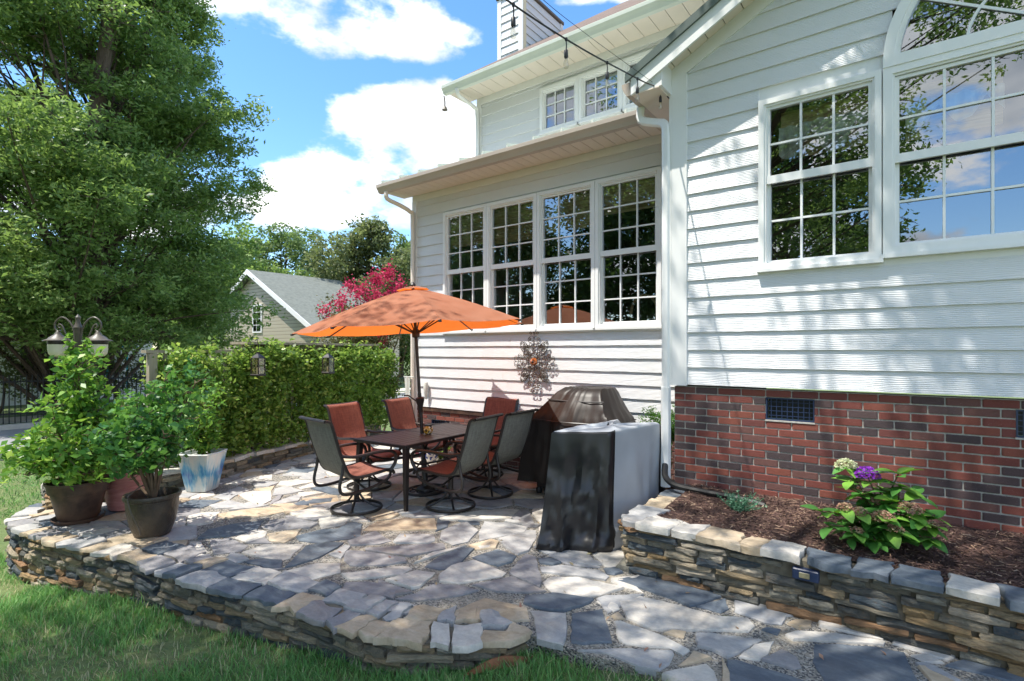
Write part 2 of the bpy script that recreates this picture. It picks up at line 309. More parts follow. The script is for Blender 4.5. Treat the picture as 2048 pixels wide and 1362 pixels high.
# ------------------------------------------------------------------ geometry helpers
def tag(o, label=None, cat=None, group=None, kind=None):
    if label: o['label'] = label
    if cat: o['category'] = cat
    if group: o['group'] = group
    if kind: o['kind'] = kind
    return o
def link(name, me, parent=None, world=True):
    o = bpy.data.objects.new(name, me); COL.objects.link(o)
    if parent is not None:
        o.parent = parent
        if world:
            off = Vector(); p = parent
            M = Matrix.Identity(4); chain = []
            while p is not None: chain.append(p); p = p.parent
            for q in reversed(chain): M = M @ q.matrix_parent_inverse @ q.matrix_basis
            o.matrix_parent_inverse = M.inverted()
    return o
def empty(name, loc=(0, 0, 0), rz=0, label=None, cat=None, group=None):
    o = bpy.data.objects.new(name, None); COL.objects.link(o); o.empty_display_size = .1
    o.location = loc; o.rotation_euler = (0, 0, rz); return tag(o, label, cat, group)

class MB:
    def __init__(s): s.v = []; s.f = []; s.sm = False
    def add(s, vs, fs):
        k = len(s.v); s.v += [tuple(x) for x in vs]; s.f += [tuple(i+k for i in f) for f in fs]; return s
    def box(s, x0, x1, y0, y1, z0, z1):
        return s.add([(x0, y0, z0), (x1, y0, z0), (x1, y1, z0), (x0, y1, z0), (x0, y0, z1), (x1, y0, z1), (x1, y1, z1), (x0, y1, z1)],
                     [(0, 3, 2, 1), (4, 5, 6, 7), (0, 1, 5, 4), (1, 2, 6, 5), (2, 3, 7, 6), (3, 0, 4, 7)])
    def bbox(s, x0, x1, y0, y1, z0, z1, b=.004):      # box with bevelled edges
        import bmesh
        bm = bmesh.new(); bmesh.ops.create_cube(bm, size=1)
        for v in bm.verts: v.co = ((x0+x1)/2+v.co.x*(x1-x0), (y0+y1)/2+v.co.y*(y1-y0), (z0+z1)/2+v.co.z*(z1-z0))
        bmesh.ops.bevel(bm, geom=bm.edges[:], offset=b, segments=1, affect='EDGES')
        bm.verts.index_update(); s.add([v.co[:] for v in bm.verts], [[v.index for v in f.verts] for f in bm.faces]); bm.free(); return s
    def prism(s, poly, z0, z1):
        n = len(poly)
        return s.add([(x, y, z0) for x, y in poly]+[(x, y, z1) for x, y in poly],
                     [tuple(range(n-1, -1, -1)), tuple(range(n, 2*n))]+[(i, (i+1) % n, n+(i+1) % n, n+i) for i in range(n)])
    def extr(s, prof, p0, p1, ax):
        # profile of 3D points extruded by vector
        n = len(prof); d = Vector(p1)-Vector(p0)
        a = [Vector(p0)+Vector(q) for q in prof]; b = [q+d for q in a]
        return s.add(a+b, [tuple(range(n-1, -1, -1)), tuple(range(n, 2*n))]+[(i, (i+1) % n, n+(i+1) % n, n+i) for i in range(n)])
    def tube(s, pts, r, n=6, closed=False, sx=1., caps=True):
        pts = [Vector(p) for p in pts]; m = len(pts); rr = r if isinstance(r, (list, tuple)) else [r]*m
        rings = []; ref = None
        for i, p in enumerate(pts):
            a = pts[(i-1) % m] if (closed or i > 0) else p; b = pts[(i+1) % m] if (closed or i < m-1) else p
            t = (b-a).normalized()
            if ref is None:
                ref = Vector((0, 0, 1)) if abs(t.z) < .9 else Vector((1, 0, 0))
            u = t.cross(ref).normalized(); w = u.cross(t).normalized(); ref = w
            rings.append([p+u*math.cos(2*math.pi*k/n)*rr[i]*sx+w*math.sin(2*math.pi*k/n)*rr[i] for k in range(n)])
        vs = [q for ring in rings for q in ring]; fs = []
        for i in range(m if closed else m-1):
            j = (i+1) % m
            for k in range(n): fs.append((i*n+k, i*n+(k+1) % n, j*n+(k+1) % n, j*n+k))
        if not closed and caps: fs += [tuple(range(n-1, -1, -1)), tuple(range((m-1)*n, m*n))]
        s.sm = True; return s.add(vs, fs)
    def lathe(s, prof, c=(0, 0, 0), n=28, sq=0.):
        vs = []; fs = []; m = len(prof)
        for r, z in prof:
            for k in range(n):
                a = 2*math.pi*k/n; ca, sa = math.cos(a), math.sin(a)
                q = 1/max(abs(ca), abs(sa)) if sq else 1; q = 1+(q-1)*sq
                vs.append((c[0]+r*ca*q, c[1]+r*sa*q, c[2]+z))
        for i in range(m-1):
            for k in range(n): fs.append((i*n+k, i*n+(k+1) % n, (i+1)*n+(k+1) % n, (i+1)*n+k))
        if prof[0][0] > 1e-4: fs.append(tuple(range(n-1, -1, -1)))
        if prof[-1][0] > 1e-4: fs.append(tuple(range((m-1)*n, m*n)))
        s.sm = True; return s.add(vs, fs)
    def grid(s, fn, nu, nv):
        vs = [fn(i/nu, j/nv) for i in range(nu+1) for j in range(nv+1)]
        fs = [(i*(nv+1)+j, (i+1)*(nv+1)+j, (i+1)*(nv+1)+j+1, i*(nv+1)+j+1) for i in range(nu) for j in range(nv)]
        s.sm = True; return s.add(vs, fs)
    def mesh(s, name, mat, smooth=None):
        me = bpy.data.meshes.new(name); me.from_pydata(s.v, [], s.f)
        if mat: me.materials.append(MATS[mat])
        if smooth if smooth is not None else s.sm:
            me.polygons.foreach_set('use_smooth', [True]*len(me.polygons))
            try: me.set_sharp_from_angle(angle=rad(40))
            except Exception: pass
        me.update(); return me
    def build(s, name, mat, parent=None, world=True, smooth=None):
        return link(name, s.mesh(name, mat, smooth), parent, world)

def smoothpath(pts, k=4):
    pts = [Vector(p) for p in pts]; out = []
    for i in range(len(pts)-1):
        p0 = pts[max(i-1, 0)]; p1 = pts[i]; p2 = pts[i+1]; p3 = pts[min(i+2, len(pts)-1)]
        for j in range(k):
            t = j/k; out.append(.5*((2*p1)+(p2-p0)*t+(2*p0-5*p1+4*p2-p3)*t*t+(3*p1-p0-3*p2+p3)*t**3))
    out.append(pts[-1]); return out

def leaf_mesh(name, C, L, Wd, mat, up=.3, flat=None, droop=0.):
    """many small folded leaves in one mesh; C centres (n,3)"""
    n = len(C); d = NR.normal(size=(n, 3)); d[:, 2] = d[:, 2]*.7-droop
    d /= np.linalg.norm(d, axis=1)[:, None]
    nn = NR.normal(size=(n, 3)); nn[:, 2] += up*3
    w = np.cross(d, nn); w /= np.linalg.norm(w, axis=1)[:, None]+1e-9
    nrm = np.cross(w, d)
    sc = NR.uniform(.65, 1.3, size=(n, 1)); Ls = L*sc; Ws = Wd*sc
    v = np.empty((n, 4, 3)); v[:, 0] = C-d*Ls*.5; v[:, 2] = C+d*Ls*.5-nrm*Ls*.10
    v[:, 1] = C-w*Ws*.5+nrm*Ws*.12; v[:, 3] = C+w*Ws*.5+nrm*Ws*.12
    me = bpy.data.meshes.new(name); me.vertices.add(n*4); me.vertices.foreach_set('co', v.reshape(-1))
    me.loops.add(n*4); me.loops.foreach_set('vertex_index', np.arange(n*4, dtype=np.int32))
    me.polygons.add(n); me.polygons.foreach_set('loop_start', np.arange(0, n*4, 4, dtype=np.int32))
    at = me.attributes.new('rnd', 'FLOAT', 'POINT'); at.data.foreach_set('value', np.repeat(NR.random(n), 4).astype(np.float32))
    me.materials.append(MATS[mat]); me.update(); me.validate(); return me

def blob_points(n, c, r, shell=.55, sz=1.):
    d = NR.normal(size=(n, 3)); d /= np.linalg.norm(d, axis=1)[:, None]
    q = (shell+(1-shell)*NR.random((n, 1)))**.7
    return np.array(c)+d*q*np.array([r, r, r*sz])

# ------------------------------------------------------------------ ground, road
LX = [-60, -8.5, -7, -5.3, -4.6, -3.6, -2.4, -1.9, -1.2, 60]; LZ = [-.5, -.5, -.49, -.34, -.28, -.27, -.19, -.10, -.04, -.04]
def groundz(x, y=0):
    z = float(np.interp(x, LX, LZ))
    return z
def build_ground():
    xs = sorted(set([-400, -200, -100, -60, -40, -30, -24]+[round(-20+.5*i, 3) for i in range(22)]+[round(-9+.2*i, 3) for i in range(66)]+[6, 10, 20, 40, 100, 200, 400]))
    ys = sorted(set([-400, -200, -100, -50, -30, -20, -12, -8]+[round(-5+.25*i, 3) for i in range(33)]+[4, 6, 8, 12, 20, 40, 100, 200, 400]))
    vs = []; fs = []
    for x in xs:
        for y in ys:
            near = -10 < x < 5 and -5 < y < 2.4
            vs.append((x, y, groundz(x, y)+(mnoise.noise((x*1.3, y*1.3, 0))*.016-.006 if near else -.01)))
    ny = len(ys)
    for i in range(len(xs)-1):
        for j in range(ny-1): fs.append((i*ny+j, (i+1)*ny+j, (i+1)*ny+j+1, i*ny+j+1))
    g = MB().add(vs, fs); tag(g.build('ground', 'lawn_soil', smooth=True), kind='structure')
    tag(MB().box(-20, -15, -120, 160, -.6, -.485).build('road', 'asphalt'), kind='structure')
    for x, nm in ((-15, 'kerb'), (-20.3, 'kerb')):
        tag(MB().box(x, x+.3, -120, 160, -.6, -.36).build(nm, 'concrete'), kind='structure')
    tag(MB().box(-23.5, -22, -120, 160, -.6, -.47).build('pavement', 'concrete'), kind='structure')
build_ground()

# ------------------------------------------------------------------ stone pieces
def stone_mesh(i):
    rr = random.Random(100+i); nx, nz = rr.choice((3, 4, 5)), 2; vs = []; fs = []
    def sil(u, v):      # ragged outline of the face
        x = (u-.5)*(.97-.05*rr.random()) ; z = (v-.5)*(.97-.06*rr.random())
        if u in (0, 1): x *= rr.uniform(.93, 1.0); z *= rr.uniform(.72, .98)
        return x, z
    tl, tr_ = rr.uniform(-.10, .10), rr.uniform(-.07, .07)
    front = {}
    for iu in range(nx+1):
        for iv in range(nz+1):
            u, v = iu/nx, iv/nz; x, z = sil(u, v); edge = iu in (0, nx) or iv in (0, nz)
            y = -.5+(.06 if edge else 0)+rr.uniform(-.045, .045)+tl*(u-.5)*.6+tr_*(v-.5)
            front[iu, iv] = len(vs); vs.append((x, y, z))
    for iu in range(nx):
        for iv in range(nz):
            q = (front[iu, iv], front[iu+1, iv], front[iu+1, iv+1], front[iu, iv+1])
            fs += [q[:3], (q[0], q[2], q[3])] if rr.random() < .5 else [(q[0], q[1], q[3]), q[1:]]
    rim = [(iu, 0) for iu in range(nx+1)]+[(nx, iv) for iv in range(1, nz+1)]+[(iu, nz) for iu in range(nx-1, -1, -1)]+[(0, iv) for iv in range(nz-1, 0, -1)]
    k = len(vs); m = len(rim)
    for r in rim: x, y, z = vs[front[r]]; vs.append((x*1.0, .5, z*1.02))
    for j in range(m): fs.append((front[rim[j]], k+j, k+(j+1) % m, front[rim[(j+1) % m]]))
    return MB().add(vs, fs).mesh('stone', 'ledgestone', False)
STONES = [stone_mesh(i) for i in range(24)]

def path_frames(path, step=.02):
    pts = [Vector((x, y, 0)) for x, y in path]; pts = smoothpath(pts, 8)
    L = [0]
    for a, b in zip(pts, pts[1:]): L.append(L[-1]+(b-a).length)
    def at(s):
        s = min(max(s, 0), L[-1]-1e-5); i = max(0, np.searchsorted(L, s, side='right')-1); i = min(i, len(pts)-2)
        t = (s-L[i])/max(L[i+1]-L[i], 1e-6); p = pts[i].lerp(pts[i+1], t)
        a = pts[max(i-1, 0)]; b = pts[min(i+2, len(pts)-1)]; d = (b-a).normalized()
        return p, d
    return at, L[-1]

def ledge_wall(name, label, path, basefn, ztop, width, hmin, hmax, lmin, lmax, capmat, cat='wall', caph=.042, skip=None, capover=.018, inner=None, capsplit=True):
    """path runs with the visible face on its right-hand side"""
    at, L = path_frames(path); p0, _ = at(L/2)
    root = empty(name, (p0.x, p0.y, basefn(p0.x)), 0, label, cat)
    # core
    N = int(L/.12); core = MB(); vs = []; fs = []
    for i in range(N+1):
        p, d = at(L*i/N); nrm = Vector((d.y, -d.x, 0))
        a = p-nrm*.035; b = p-nrm*(width-.02)
        zb = -.6
        vs += [(a.x, a.y, zb), (a.x, a.y, ztop-caph+.004), (b.x, b.y, ztop-caph+.004), (b.x, b.y, zb)]
    for i in range(N):
        for k in range(4): fs.append((i*4+k, i*4+(k+1) % 4, i*4+4+(k+1) % 4, i*4+4+k))
    fs += [(0, 1, 2, 3), (N*4+3, N*4+2, N*4+1, N*4)]
    core.add(vs, fs); core.build('core', 'wall_core', root)
    # courses
    z = ztop-caph; cnt = 0
    while z > -.62:
        h = R.uniform(hmin, hmax); s = -R.uniform(0, .15)
        while s < L:
            l = R.uniform(lmin, lmax)*(1.25 if R.random() < .2 else 1); sm = s+l/2
            if 0 < sm < L:
                p, d = at(sm); hb = basefn(p.x)
                if z > hb+.01 and not (skip and skip(p, z-h/2)):
                    nrm = Vector((d.y, -d.x, 0)); dep = .20; pr = R.uniform(-.018, .02)
                    c = p-nrm*(dep/2-pr)
                    o = link('stone', R.choice(STONES), root)
                    o.location = (c.x, c.y, z-h/2+R.uniform(-.004, .004)); o.scale = (l*1.0, dep, h*R.uniform(.98, 1.2))
                    o.rotation_euler = (R.uniform(-.05, .05), R.uniform(-.045, .045), math.atan2(d.y, d.x)+R.uniform(-.06, .06)+(math.pi if R.random() < .0 else 0)); cnt += 1
            s += l+.006
        z -= h+.004
    # cap stones
    s = -.02; kk = 0
    while s < L:
        l = R.uniform(.13, .36); s1 = min(s+l, L+.02)
        rows = [(capover, -width)]
        if capsplit and R.random() < .9:
            m = -width*R.uniform(.35, .6); rows = [(capover, m), (m, -width)]
        for (a, b) in rows:
            poly = []
            for ss in (s, (s+s1)/2, s1):
                p, d = at(ss); q = p+Vector((d.y, -d.x, 0))*(a+R.uniform(-.025, .02)); poly.append((q.x+R.uniform(-.025, .025), q.y+R.uniform(-.02, .02)))
            for ss in (s1, (s+s1)/2, s):
                p, d = at(ss); q = p+Vector((d.y, -d.x, 0))*(b+R.uniform(-.01, .03)); poly.append((q.x+R.uniform(-.03, .03), q.y+R.uniform(-.025, .025)))
            cap_piece('cap_stone', poly, ztop-caph-R.uniform(0, .012), ztop+R.uniform(-.008, .006), R.choice(capmat), root, .014, .05); kk += 1
        s = s1+.004
    return root, cnt, kk

def refine(poly, step=.07, jit=.008):
    out = []
    n = len(poly)
    for i in range(n):
        a = Vector(poly[i]); b = Vector(poly[(i+1) % n]); L = (b-a).length; k = max(1, int(L/step))
        nrm = Vector((b.y-a.y, a.x-b.x)).normalized() if L > 1e-6 else Vector((0, 0))
        for j in range(k):
            p = a.lerp(b, j/k)
            if j: p = p+nrm*R.uniform(-jit, jit)
            out.append((p.x, p.y))
    # chamfer the traced corners a little
    return out
def area(p): return .5*sum(p[i][0]*p[(i+1) % len(p)][1]-p[(i+1) % len(p)][0]*p[i][1] for i in range(len(p)))
def cap_piece(name, poly, z0, z1, mat, parent, jit=.008, step=.07):
    if area(poly) < 0: poly = poly[::-1]
    q = refine(poly, step, jit); n = len(q); cx = sum(p[0] for p in q)/n; cy = sum(p[1] for p in q)/n
    r = max(math.dist((cx, cy), p) for p in q); ins = 1-min(.2, .009/max(r, .03))
    tx, ty = R.uniform(-.008, .008), R.uniform(-.008, .008)
    vs = []
    for x, y in q: vs.append((x-cx, y-cy, z0-z1))
    for x, y in q: vs.append(((x-cx), (y-cy), -.006+R.uniform(-.003, .002)))
    for x, y in q: vs.append(((x-cx)*ins, (y-cy)*ins, tx*(x-cx)/max(r, .1)+ty*(y-cy)/max(r, .1)+R.uniform(-.0015, .0015)))
    vs.append((0, 0, R.uniform(-.001, .003)))
    fs = [tuple(range(n-1, -1, -1))]
    for a in (0, 1):
        for i in range(n): fs.append((a*n+i, a*n+(i+1) % n, (a+1)*n+(i+1) % n, (a+1)*n+i))
    for i in range(n): fs.append((2*n+i, 2*n+(i+1) % n, 3*n))
    me = MB().add(vs, fs).mesh(name, mat, True)
    o = link(name, me, parent); o.location = (cx, cy, z1); return o

# ------------------------------------------------------------------ patio and its flagstones
FRONT = [(-7.75, 1.55), (-7.4, 1.27), (-7.05, 1.22), (-6.56, 1.26), (-6.1, 1.35), (-5.5, 1.51), (-5.07, 1.6), (-4.6, 1.64), (-4.15, 1.73), (-3.66, 1.85), (-3.1, 1.96), (-2.76, 2.01), (-2.5, 2.06), (-2.23, 2.21), (-2.05, 2.36), (-1.9, 2.5), (-1.86, 2.66)]
PATIO = [(-1.80, 2.66), (-1.5, 2.66), (-.9, 2.80), (-.4, 2.78), (.4, 2.6), (1.5, 2.5), (3.6, 2.5), (3.6, 3.95), (-1.7, 3.95), (-1.7, 5.2), (-1.8, 6.1), (-6.66, 6.1), (-6.9, 7.6), (-8.9, 7.6), (-8.3, 5.8), (-7.85, 4.2), (-7.4, 3.2), (-7.3, 2.2), (-7.3, 1.5), (-6.5, 1.5), (-5.4, 1.75), (-4.1, 1.98), (-3.0, 2.25), (-2.5, 2.35), (-2.2, 2.55)]
def inpoly(x, y, P):
    c = False; n = len(P)
    for i in range(n):
        x1, y1 = P[i]; x2, y2 = P[(i+1) % n]
        if (y1 > y) != (y2 > y) and x < (x2-x1)*(y-y1)/(y2-y1)+x1: c = not c
    return c
CR = dict(A=(560, 1020, .166), B=(880, 1000, .2051), C=(1260, 1140, .1953), D=(1640, 1140, .1992), E=(400, 860, .1762), F=(380, 1020, .2349), G=(1060, 1040, .2441))
FLAGS = '''A p 760,480 1020,490 1500,575 1520,620 1250,660 850,660 780,600
A p 1030,450 1560,420 1960,390 1980,460 1560,550 1030,480
A q 820,370 1150,255 1230,310 1340,360 1200,400 850,420
A d 200,310 480,240 700,225 860,140 990,165 950,325 740,345 440,385 240,360
A d 320,420 600,375 760,390 680,450 450,570 180,660 60,680 180,560
A l 75,740 440,640 720,635 715,740 400,820 180,830
A l 740,760 1370,675 1530,670 1580,700 1450,770 1180,800 900,830 830,825
A l 1280,840 1640,720 1860,750 1680,920 1580,940
A q 720,1000 800,860 1080,860 1400,920 1360,1070 1250,1030
A q 1390,1070 1640,1000 1850,895 2200,905 2380,960 2100,1030 1700,1080
A g 1370,370 1450,280 1840,285 1860,360 1780,395 1400,390
A t 1000,240 1170,130 1500,95 1560,100 1860,100 1890,235 1520,235
A l 470,110 640,90 840,110 760,170 500,220
B l 0,720 110,640 330,585 480,635 640,700 600,740 390,770 180,810 0,790
B d 320,555 560,475 740,540 690,600 560,635 470,610
B d -140,640 0,545 230,465 335,470 200,600 80,660 0,670
B q 680,700 830,525 930,550 990,780 970,845 700,720
B q 320,820 700,735 1030,880 850,895 560,885
B d 840,930 1100,900 1490,960 1440,1000 1200,1080 1000,1060 820,1000
B l 1010,800 1080,750 1340,755 1790,850 1560,920 1450,935 1100,895
B g 980,650 1200,635 1550,690 1640,740 1600,775 1340,735 1000,700
B d 960,565 1070,555 1180,605 1100,625 980,610
B q 700,170 780,85 860,95 930,250 830,260
B g 380,320 430,210 660,225 850,260 820,310 600,345 390,385
B g 0,370 20,300 160,240 260,220 370,300 270,400 120,435
B g 570,370 850,290 930,290 930,370 860,490 760,525 650,460
B l 380,100 640,80 760,90 690,180 370,190 0,190 0,170
B l 350,420 500,425 480,460 390,475
B d 1600,660 1720,650 1780,700 1700,720 1630,710
B l 1530,980 1700,925 1745,1050 1690,1075
B g 1280,600 1420,570 1550,590 1570,625 1330,620
G d 345,770 590,720 630,870 665,990 440,1005 340,990
G g 0,740 290,770 295,900 270,1010 60,960 40,800
G l 720,610 900,620 1150,680 1400,750 1560,790 1780,800 1830,860 1780,905 1000,890 800,800
G d 690,490 900,445 1180,460 1660,590 1460,660 1300,700 1150,630 900,550
G d 1370,700 1600,645 1620,720 1560,750
G l 690,830 740,830 1080,950 1300,1060 1240,1100 1150,1050 800,1010 740,980
G g 400,1060 660,1050 1160,1060 1170,1090 1130,1170 1050,1220 900,1190 650,1090
G t 1220,1180 1340,1075 1480,1130 1400,1150 1240,1185
G l 1090,1250 1440,1170 1500,1230 1530,1319 1250,1319
G t 670,780 720,745 770,800 700,800
C g 680,640 830,640 1180,680 1340,700 1170,800 990,885 850,810 700,770
C g 1080,290 1290,270 1560,330 1700,340 1890,430 1590,460 1550,545 1380,530 1180,450 1080,420
C d 1355,600 1400,585 1530,600 1500,650
C l 1600,660 1700,625 2100,650 2600,720 2580,760 2100,720 1680,710
C t 1620,540 1700,500 1850,500 1840,570 1740,590
C t 350,640 440,615 560,625 540,680
C d 1000,915 1100,920 1480,1030 1780,1120 1900,1200 1040,1200
C l 1120,880 1280,760 1470,720 1400,860 1320,910
C p 1350,910 1560,800 1700,880 1740,980 1650,1000
D d -40,740 200,740 560,770 840,830 980,1114 60,1114 -60,900
D l 730,600 1000,650 1360,790 1340,860 1260,890 740,730
D d 1270,950 1520,870 1800,780 2100,860 2200,1114 1900,1100 1640,1030
D l 0,430 250,480 580,540 620,680 400,640 0,560
D t 990,960 1100,970 1400,1080 1500,1140 1150,1140
D l 910,840 1060,830 1230,920 1050,910
F d 70,240 150,170 400,110 620,85 560,170 340,215
F p 610,140 700,75 880,65 1090,110 1020,150 720,165
F l 380,235 560,165 650,180 620,250 520,275
F t 660,200 950,160 880,230 800,270 680,250
F p 165,260 340,240 490,300 430,345 200,370
F l 440,360 640,290 960,285 850,400 780,420 620,400
F d 460,435 620,415 780,425 770,490 640,480
F l 0,270 90,270 150,360 0,350
E g 590,600 760,575 900,590 780,645 620,640
E g 150,755 440,640 560,680 400,740 330,790
E g 110,850 330,790 600,860 180,890
E g 850,660 980,630 1170,690 1000,720 820,740
E g 830,830 1050,740 1170,720 1110,800 900,840
E p 700,490 920,450 1000,460 860,500
E g 910,510 1040,470 1220,490 1170,520
E g 860,410 1000,360 1140,355 1100,385
E d 1060,840 1200,790 1500,770 1480,810 1120,860
E l 420,720 560,690 800,690 810,790 680,860 560,800
E g 1200,395 1390,370 1390,415
E l 1020,940 1370,870 1480,900 1480,985 1110,990
E l 300,600 600,510 640,520 420,620
E t 180,960 600,890 1000,870 1050,900 720,970 300,1000
E d 1260,660 1400,630 1610,680 1570,730 1480,720'''
def build_patio():
    b = MB().prism(PATIO[::1] if area(PATIO) > 0 else PATIO[::-1], -.3, 0); pat = tag(b.build('patio', 'pebble_mortar'), kind='structure')
    cls = dict(d='flag_dark', p='flag_purple', q='flag_purple', g='flag_grey', l='flag_light', t='flag_tan')
    polys = []
    for ln in FLAGS.split('\n'):
        w = ln.split(); ox, oy, s = CR[w[0]]
        P = [onz(ox+s*float(a.split(',')[0]), oy+s*float(a.split(',')[1]), .012) for a in w[2:]]
        cx_, cy_ = sum(p[0] for p in P)/len(P), sum(p[1] for p in P)/len(P)
        P = [(x+(x-cx_)/max(.05, math.hypot(x-cx_, y-cy_))*.008, y+(y-cy_)/max(.05, math.hypot(x-cx_, y-cy_))*.008) for x, y in P]; polys.append((P, cls[w[1]]))
    used = [p for p, _ in polys]
    # fill where furniture, shade or glare hides the joints: random convex cells that keep clear of the rest
    sites = []; rr = random.Random(5)
    for _ in range(6000):
        x, y = rr.uniform(-8.6, 3.5), rr.uniform(1.5, 7.4)
        if not inpoly(x, y, PATIO): continue
        if all((x-a)**2+((y-c)*1.15)**2 > .30**2 for a, c in sites): sites.append((x, y))
    sv = [Vector(s) for s in sites]
    for i, s in enumerate(sv):
        if any(inpoly(s.x, s.y, P) for P in used): continue
        P = [Vector((s.x+.6*math.cos(k*math.pi/8), s.y+.6*math.sin(k*math.pi/8))) for k in range(16)]
        for j, t in enumerate(sv):
            if j == i or (t-s).length > 1.2: continue
            m = (s+t)/2; nn = (t-s).normalized(); m = m-nn*.009; Q = []
            for k in range(len(P)):
                a, c = P[k], P[(k+1) % len(P)]; da, dc = (a-m).dot(nn), (c-m).dot(nn)
                if da <= 0: Q.append(a)
                if (da < 0) != (dc < 0): Q.append(a.lerp(c, da/(da-dc)))
            P = Q
            if len(P) < 3: break
        if len(P) < 3: continue
        # pull vertices that run into a traced stone or out of the patio back to the site
        ok = []
        for v in P:
            q = v.copy(); k = 0
            while k < 14 and (not inpoly(q.x, q.y, PATIO) or any(inpoly(q.x+ex, q.y+ey, U) for U in used for ex, ey in ((0, 0), (.02, 0), (-.02, 0), (0, .02), (0, -.02)))):
                q = s.lerp(v, 1-(k+1)/14); k += 1
            ok.append((q.x, q.y))
        # edge midpoints too
        if abs(area(ok)) < .012: continue
        polys.append((ok, rr.choice(['flag_light', 'flag_light', 'flag_tan', 'flag_grey', 'flag_grey', 'flag_purple', 'flag_dark'])))
    n = 0
    for P, m in polys:
        cap_piece('flagstone', P, -.03, .012+R.uniform(-.003, .003), m, pat, .006, .06); n += 1
    print('flagstones', n)
build_patio()

def front_skip(p, z): return False
r1, c1, k1 = ledge_wall('retaining_wall', 'long curved dry-laid ledgestone wall holding up the patio above the lawn', FRONT, lambda x: groundz(x), .022, .42, .025, .056, .12, .36, ['flag_light', 'flag_tan', 'flag_tan', 'flag_grey', 'flag_grey', 'flag_dark', 'flag_purple'], caph=.03)
BACK = [(-7.76, 1.60), (-7.5, 1.585), (-7.36, 1.62), (-7.30, 1.76), (-7.30, 2.3), (-7.36, 3.2), (-7.68, 4.1), (-8.0, 5.2), (-8.5, 6.3), (-9.0, 7.3)]
r2, c2, k2 = ledge_wall('low_wall', 'low ledgestone wall along the hedge at the edge of the patio', BACK, lambda x: 0.0, .24, .42, .035, .065, .14, .34, ['flag_light', 'flag_tan', 'flag_grey', 'flag_light'], capover=.02)
BED = [(-1.86, 5.0), (-1.87, 4.3), (-1.87, 3.96), (-1.76, 3.85), (-1.3, 3.845), (0., 3.85), (1.5, 3.85), (3.2, 3.86)]
r3, c3, k3 = ledge_wall('planter_wall', 'raised planter wall of stacked ledgestone in front of the brick foundation', BED, lambda x: 0.0, .40, .24, .028, .058, .13, .40, ['flag_light', 'flag_light', 'flag_grey', 'flag_dark', 'flag_tan'], capsplit=False,
                        skip=lambda p, z: abs(p.x+.56) < .12 and abs(z-.29) < .055)
print('stones', c1, k1, c2, k2, c3, k3)
# bare clay under the end of the wall
tag(MB().grid(lambda u, v: (-2.06+.25*u, 2.30+.26*u+(v-.5)*.12, groundz(-2.06+.25*u)+.05*math.sin(v*3.14)*math.sin(u*3.14)-.004), 10, 8).build('clay_patch', 'red_clay'), kind='structure')

# ------------------------------------------------------------------ the house
HOUSE = empty('house', (-2.0, 6.1, 0), 0, 'two-storey white clapboard house with brick foundation and sunroom windows', 'house')
YB, YA, YU = 5.05, 6.1, 7.0

def slab(x0, x1, y0, y1, z0, z1, ops):
    """wall sheathing with rectangular openings (x0,x1,z0,z1)"""
    b = MB(); xs = sorted(set([x0, x1]+[q for o in ops for q in o[:2]])); zs = sorted(set([z0, z1]+[q for o in ops for q in o[2:4]]))
    for i in range(len(xs)-1):
        for j in range(len(zs)-1):
            cx, cz = (xs[i]+xs[i+1])/2, (zs[j]+zs[j+1])/2
            if any(o[0] < cx < o[1] and o[2] < cz < o[3] for o in ops) or not (x0 < cx < x1 and z0 < cz < z1): continue
            b.box(xs[i], xs[i+1], y0, y1, zs[j], zs[j+1])
    return b
def clap(parent, y, z0, z1, xl0, xl1, xr0, xr1, t=.021, t2=.004, name='clapboard', mat='siding', axis='x'):
    e = .004
    vs = [(xl0, y-t, z0), (xr0, y-t, z0), (xr1, y-t2, z1), (xl1, y-t2, z1), (xl0, y, z0), (xr0, y, z0), (xr1, y, z1), (xl1, y, z1)]
    fs = [(0, 1, 2, 3), (7, 6, 5, 4), (0, 4, 5, 1), (1, 5, 6, 2), (2, 6, 7, 3), (3, 7, 4, 0)]
    if axis == 'y':       # board on a face looking towards +x at x = y
        vs = [(y+(y-p[1]), p[0], p[2]) for p in vs]; fs = [f[::-1] for f in fs]
    return MB().add(vs, fs).build(name, mat, parent)
def cut(x0, x1, z0, z1, ops):
    segs = [(x0, x1)]
    for o in ops:
        if o[2] < z1-.005 and o[3] > z0+.005:
            ns = []
            for a, b in segs:
                if o[1] <= a or o[0] >= b: ns.append((a, b)); continue
                if o[0]-a > .01: ns.append((a, o[0]))
                if b-o[1] > .01: ns.append((o[1], b))
            segs = ns
    return segs
EXPO = .1632
def siding(parent, y, x0, x1, z0, z1, ops):
    z = z0
    while z < z1-.02:
        zt = min(z+EXPO, z1)
        for a, b in cut(x0, x1, z, zt, ops):
            # real boards are about 3.6 m long
            if b-a > 3.9:
                m = a+(b-a)*R.uniform(.3, .7); clap(parent, y, z, zt, a, a, m-.001, m-.001); clap(parent, y, z, zt, m+.001, m+.001, b, b)
            else: clap(parent, y, z, zt, a, a, b, b)
        z = zt

